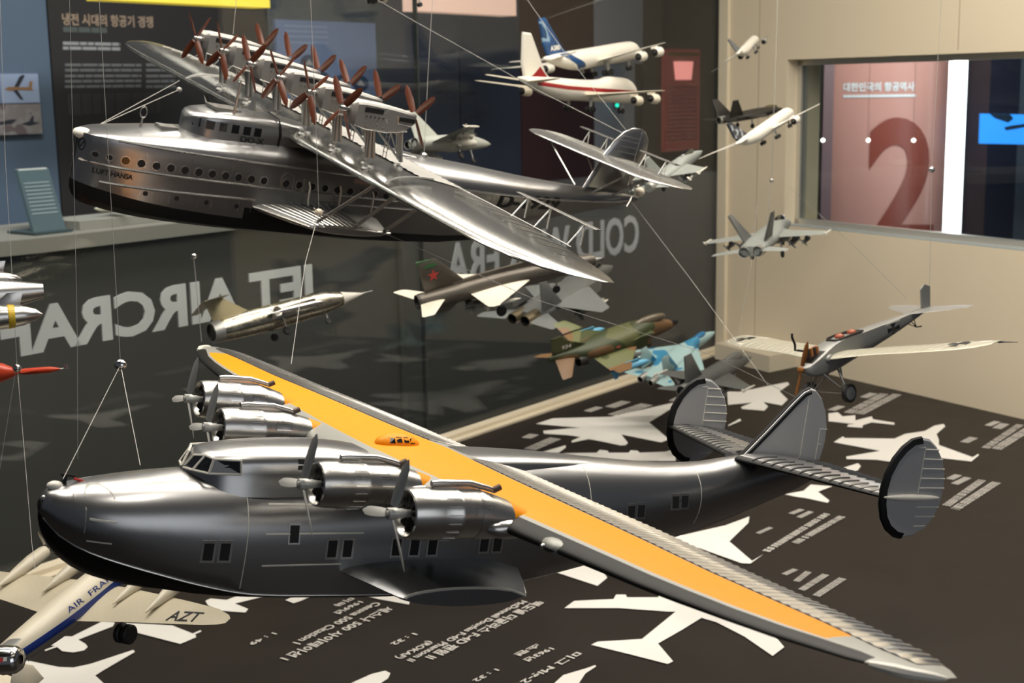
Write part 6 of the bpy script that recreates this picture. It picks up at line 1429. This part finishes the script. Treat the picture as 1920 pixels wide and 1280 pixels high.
def build_next_room():
    """what stands behind the window in the cream wall"""
    D = 8.2
    def q(px, py, dep=D): return at_depth(px, py, dep)
    PINK = noise_rough(mat('dusty_pink_panel', (.46, .25, .215), .34, 0, .5), 4, .06)
    # curved pink panel with number
    x0, x1 = 1556, 1792
    A, B = q(x0, 300), q(x1, 300, D - .1); ax = B - A; ax.z = 0; nn = Vector((ax.y, -ax.x, 0)).normalized()
    def cp(t, z, o=0):                                      # point on the bulged panel
        bul = .10 * math.sin(PI * min(1, max(0, t))) + .05 * math.exp(-((t - .80) / .12) ** 2)  # bulge shaped so the panel catches a light gradient and bright band
        return Vector((A.x, A.y, 0)) + ax * t + nn * (bul + o) + Z * z
    zb, zt = -.8, 2.2
    rows = [[cp(t, zb), cp(t, zt)] for t in np.linspace(0, 1, 25)]
    m = MB().loft(rows, False, False, 0, closed=False); m.loft([[cp(t, zb, -.03), cp(t, zt, -.03)] for t in np.linspace(0, 1, 25)], False, False, 0, closed=False)
    P = m.build('banner_panel', PINK, None, 60); tag(P, 'curved dusty pink panel with a large number 2 behind the window', 'panel')
    def textp(body, px0, px1, py0, py1, m_, name, bold, o=.006):
        t0 = (px0 - x0) / (x1 - x0); t1 = (px1 - x0) / (x1 - x0); z1 = q((px0 + px1) / 2, py0, D - .07).z; z0 = q((px0 + px1) / 2, py1, D - .07).z
        vs, fs, w_, h_ = text_mesh(body, bold, 6); mm = MB()
        import bmesh
        bm = bmesh.new(); bv = [bm.verts.new((x, y, 0)) for x, y in vs]
        for f in fs:
            try: bm.faces.new([bv[i] for i in f])
            except ValueError: pass
        bmesh.ops.triangulate(bm, faces=bm.faces)
        for k in range(3): bmesh.ops.subdivide_edges(bm, edges=[e for e in bm.edges if e.calc_length() > .12], cuts=1)
        bmesh.ops.triangulate(bm, faces=bm.faces); bm.verts.index_update()
        V_ = [(v.co.x, v.co.y) for v in bm.verts]; F_ = [tuple(v.index for v in f.verts) for f in bm.faces]; bm.free()
        mm.add([cp(t0 + (t1 - t0) * x, z0 + (z1 - z0) * y, o) for x, y in V_], F_); return mm.build(name, m_, P, 0)
    textp('2', 1624, 1750, 219, 470, mat('number_red_brown', (.20, .05, .035), .38), 'number', .028)
    textp('대한민국의 항공역사', 1577, 1706, 154, 171, mat('pale_blue_letter', (.62, .70, .74), .5), 'heading', .03)
    textp('-----------------', 1577, 1708, 177, 182, mat('pale_blue_letter', (.62, .70, .74), .5), 'sub_heading', .03)
    # green grey wall strip at left, brown post
    o = MB().obox(q(1470, 300, D + .3) * 1.0 - Z * 2.5, (q(1560, 300, D + .3) - q(1470, 300, D + .3)), Vector((0, .05, 0)), Z * 4).build('wall_strip', mat('green_grey_wall', (.105, .115, .085), .6), None, 0); tag(o, 'green grey wall strip at the left inside the window', 'panel')
    o = MB().obox(q(1541, 300, D - .2) - Z * 2.5, (q(1560, 300, D - .2) - q(1541, 300, D - .2)), Vector((0, .05, 0)), Z * 4).build('panel_post', mat('mauve_post', (.13, .085, .095), .5), None, 0); tag(o, 'mauve post along the left edge of the pink panel', 'post')
    # bright vertical tube
    a, b = q(1783.5, 452, D - .5), q(1800.5, 60, D - .5)
    T = thing('tube_light', 'bright vertical white light tube behind the window', 'lamp', loc=tuple(a))
    MB().tube([(0, 0, 0), (0, 0, b.z - a.z + .2)], .049, 16).build('tube', mat('white_tube', (1, 1, 1), .4, emit=(.93, .97, 1), estr=3.2), T); MB().tube([(0, 0, -.03), (0, 0, 0)], .052, 16).build('end_cap', mat('pale_aluminium', (.62, .60, .54)), T)
    area('tube_glow', tuple(q(1792, 260, D - .62) + Vector((-.02, -.05, 0))), tuple(q(1700, 260, D)), .05, 1.2, 4, (.92, .95, 1))
    for (xa, xb, col, lab) in [(1815, 1850, (.075, .05, .055), 'mauve panel right of the light tube'), (1850, 1906, (.012, .016, .035), 'near black blue panel right of the light tube'), (1906, 2010, (.075, .10, .13), 'slate panel at the right edge inside the window'), (1792, 1815, (.06, .04, .045), 'dark strip just behind the light tube')]:
        o = MB().obox(q(xa, 300, D + .15) - Z * 2.5, q(xb, 300, D + .15) - q(xa, 300, D + .15), Vector((0, .05, 0)), Z * 4).build('wall_strip', mat('strip_' + str(xa), col, .5), None, 0); tag(o, lab, 'panel')
    A = q(1838, 269, D - .3); B = q(1935, 271, D - .3); up = q(1840, 213, D - .3) - A
    T = thing('screen', 'bright blue screen at the right edge inside the window', 'screen', loc=tuple(A))
    ax = B - A
    MB().obox((0, 0, 0), ax, (0, .03, 0), up).build('display', mat('blue_screen', (.02, .22, .7), .4, emit=(.03, .28, .95), estr=.95), T, 0)
    MB().prism([ax * .16 + up * 1.0, ax * .26 + up * .86, ax * .52 + up * .72, ax * .62 + up * .86, ax * .55 + up * 1.0], (0, -.004, 0)).build('dark_shape', mat('screen_dark', (.01, .03, .06), .4), T, 0)
    MB().prism([ax * .45 + up * .56, ax * .58 + up * .62, ax * .95 + up * .72, ax * .95 + up * .62, ax * .62 + up * .5, ax * .48 + up * .46], (0, -.004, 0)).build('dark_shape', mat('screen_dark', (.01, .03, .06), .4), T, 0)
    fl = MB().prism([Vector((2.0, 5.0, -.78)), Vector((9, 2.0, -.78)), Vector((9, 12, -.78)), Vector((2.0, 12, -.78))], (0, 0, -.01)).build('floor', mat('next_room_floor', (.06, .05, .05), .6), None, 0); struct(fl)
    bw = MB().prism([Vector((1.5, 9.6, -.8)), Vector((9, 9.6, -.8)), Vector((9, 9.7, -.8)), Vector((1.5, 9.7, -.8))], (0, 0, 3.4)).build('wall_far_room', mat('next_room_wall', (.04, .04, .05), .7), None, 0); struct(bw)
    # ceiling light reflections in the window glass, built as small glowing balls
    for k, px in enumerate((1543, 1628, 1713)):
        p = q(px, 263, D - 1.0)
        T = thing('ceiling_spot', ['leftmost of the three small lit spots in a row behind the window', 'middle one of the three small lit spots behind the window', 'rightmost of the three small lit spots in a row behind the window'][k], 'lamp', 'small spots behind the window', tuple(p))
        MB().ball((0, 0, 0), .011, n=12, m=8).build('bulb', mat('spot_bulb', (1, 1, .95), .4, emit=(1, .97, .9), estr=3), T)
        MB().tube([(0, .01, 0), (0, .02, 1.6)], .0012, 5).build('cord', mat('thin_cord', (.2, .12, .11), .5), T)  # cords added to hang the reflection balls
    area('next_room_light', tuple(q(1700, -120, D - 1.3)), tuple(q(1680, 300, D)), .9, .3, 22, (1, .93, .88))  # unseen fill added to light the pink panel

def build_wires():
    def wire(pts, label, r=.0008, knot=None):
        r = r * .55
        T = thing('hanging_wire', label, 'wire', 'hanging threads', loc=tuple(pts[0]))
        o = Vector(pts[0]); pp = [Vector(p) - o for p in pts]
        MB().tube(pp, r, 6).build('thread', WIRE, T)
        if knot is not None: MB().ball(pp[knot], .006, n=10, m=6).build('crimp_bead', CHROME, T)
        return T
    def up(px, py, dep, px2=None, py2=None, extra=None):
        a = at_depth(px, py, dep)
        return [a, Vector((a.x, a.y, TOP))]
    d = at_depth
    wire([d(437, 64, 2.22), d(449, -60, 2.22), d(462, -200, 2.25)], 'thread rising from the farthest engine pair to the top edge')
    wire([d(598, 398, 1.98), d(593, 250, 1.95), d(582, -10, 1.95), d(578, -200, 1.95)], 'thread rising past the wing from the pale knot on the strut', knot=None)
    k = thing('thread_knot', 'pale knot of thread tied on the sponson strut of the propeller row flying boat', 'knot', loc=tuple(d(598, 398, 1.97))); MB().ball((0, 0, 0), .006, .0055, .0055, 12, 8).build('knot', mat('thread_knot_white', (.7, .63, .5), .6), k)
    m = MB(); rnd = random.Random(3)
    for q in range(9): m.tube([(0, 0, 0), (rnd.uniform(-.011, .011), rnd.uniform(-.010, .010), rnd.uniform(-.011, .009))], .0006, 4)
    m.build('loose_ends', mat('thread_knot_white', (.7, .63, .5), .6), k)
    wire([d(598, 398, 1.97), d(573, 490, 1.9), d(546, 682, 1.74)], 'thread from the pale knot down to the far orange wing')
    wire([d(600, 399, 1.97), d(735, 443, 2.05), d(1000, 560, 2.2), d(1330, 664, 2.3), d(1500, 748, 2.36)], 'long slanting thread from the pale knot to the propeller of the monoplane')
    wire([d(795, 292, 2.35), d(803, 130, 2.35), d(812, -20, 2.35), d(820, -200, 2.35)], 'thread rising from the wing root behind the last engine pair', knot=0)
    wire([d(1185, 258, 2.72), d(1010, 170, 2.72), d(760, 30, 2.7), d(640, -40, 2.7)], 'slanting thread from the tail fin up to the pale airliner wing')
    wire([d(1181, 253, 2.72), d(1060, 100, 2.75), d(996, 10, 2.78), d(950, -60, 2.8)], 'steep slanting thread from the tail fin past the red flash airliner')
    wire([d(1182, 375, 2.7), d(1300, 530, 2.6), d(1440, 722, 2.45)], 'slanting thread from the tail ball down to the monoplane propeller')
    wire([d(1030, 33, 4.3), d(1140, -5, 4.3), d(1240, -60, 4.3)], 'thread from the blue fin to the top edge')
    wire([d(226, 684, 1.35), d(213, 460, 1.35), d(200, 240, 1.36), d(186, 0, 1.38), d(176, -200, 1.4)], 'long thread left of the foreground flying boat with a bead at its fork', r=.0005, knot=0)
    wire([d(226, 684, 1.35), d(118, 898, 1.16)], 'thread from the fork bead down to the bow fitting', r=.0006)
    wire([d(226, 684, 1.35), d(263, 872, 1.25)], 'thread from the fork bead down to the bow deck', r=.0006)
    wire([d(146, 860, 1.5), d(145, 630, 1.5), d(140, 400, 1.5), d(128, -100, 1.5)], 'faint upright thread left of the fork bead', r=.0004)
    wire([d(32, 690, 1.9), d(24, 540, 1.9), d(10, 300, 1.9), d(0, 0, 1.9)], 'thread rising from the red jet at the left edge', r=.0006, knot=0)
    wire([d(30, 690, 1.9), d(-4, 900, 1.9)], 'slanting thread from the red jet to the left edge', r=.0006)
    wire([d(33, 695, 1.9), d(60, 1020, 1.75), d(66, 1066, 1.72)], 'thread from the red jet down to the cream propeller airliner', r=.0005)
    wire([d(363, 480, 2.7), d(378, 640, 2.7)], 'dark rod like thread under the counter edge by the letters', r=.0012, knot=0)
    wire([d(1416, 470, 3.75), d(1436, 430, 3.75), d(1447, 338, 3.75), d(1458, 0, 3.75), d(1464, -200, 3.75)], 'thread rising from the grey twin finned jet past the window edge', r=.0012, knot=2)
    wire([d(1743, 535, 2.62), d(1747, 318, 2.62), d(1765, 0, 2.62), d(1774, -200, 2.62)], 'thread with a metal clip rising from the monoplane rudder', r=.0008, knot=1)
    wire([d(1385, 625, 2.7), d(1408, 500, 2.72), d(1420, 380, 2.74)], 'thread rising from the far wing of the monoplane', r=.0007)
    boat = bpy.data.objects['flying_boat.001']
    inv = Matrix.LocRotScale(boat.location, boat.rotation_euler, boat.scale).inverted()
    for pts, bead in (([d(336, 151, 2.3), d(328, 156, 2.25), d(165, 245, 1.97)], False), ([d(336, 168, 2.2), d(163, 245, 1.97)], True)):
        q = [inv @ p for p in pts]; m = MB().tube(q, .022, 6)
        if bead: m.ball(q[0], .16, n=10, m=6)
        m.build('stay_wire', WIRE, boat)
    wire([d(1480, 350, 3.5), d(1600, 460, 3.6), d(1700, 560, 3.6)], 'slanting thread before the window sill', r=.0009)

build_room()
build_aisle()
build_next_room()
build_yellow_boat()
build_twelve_prop_boat()
build_dove()
build_constellation()
build_airliners()
build_jets()
build_wires()
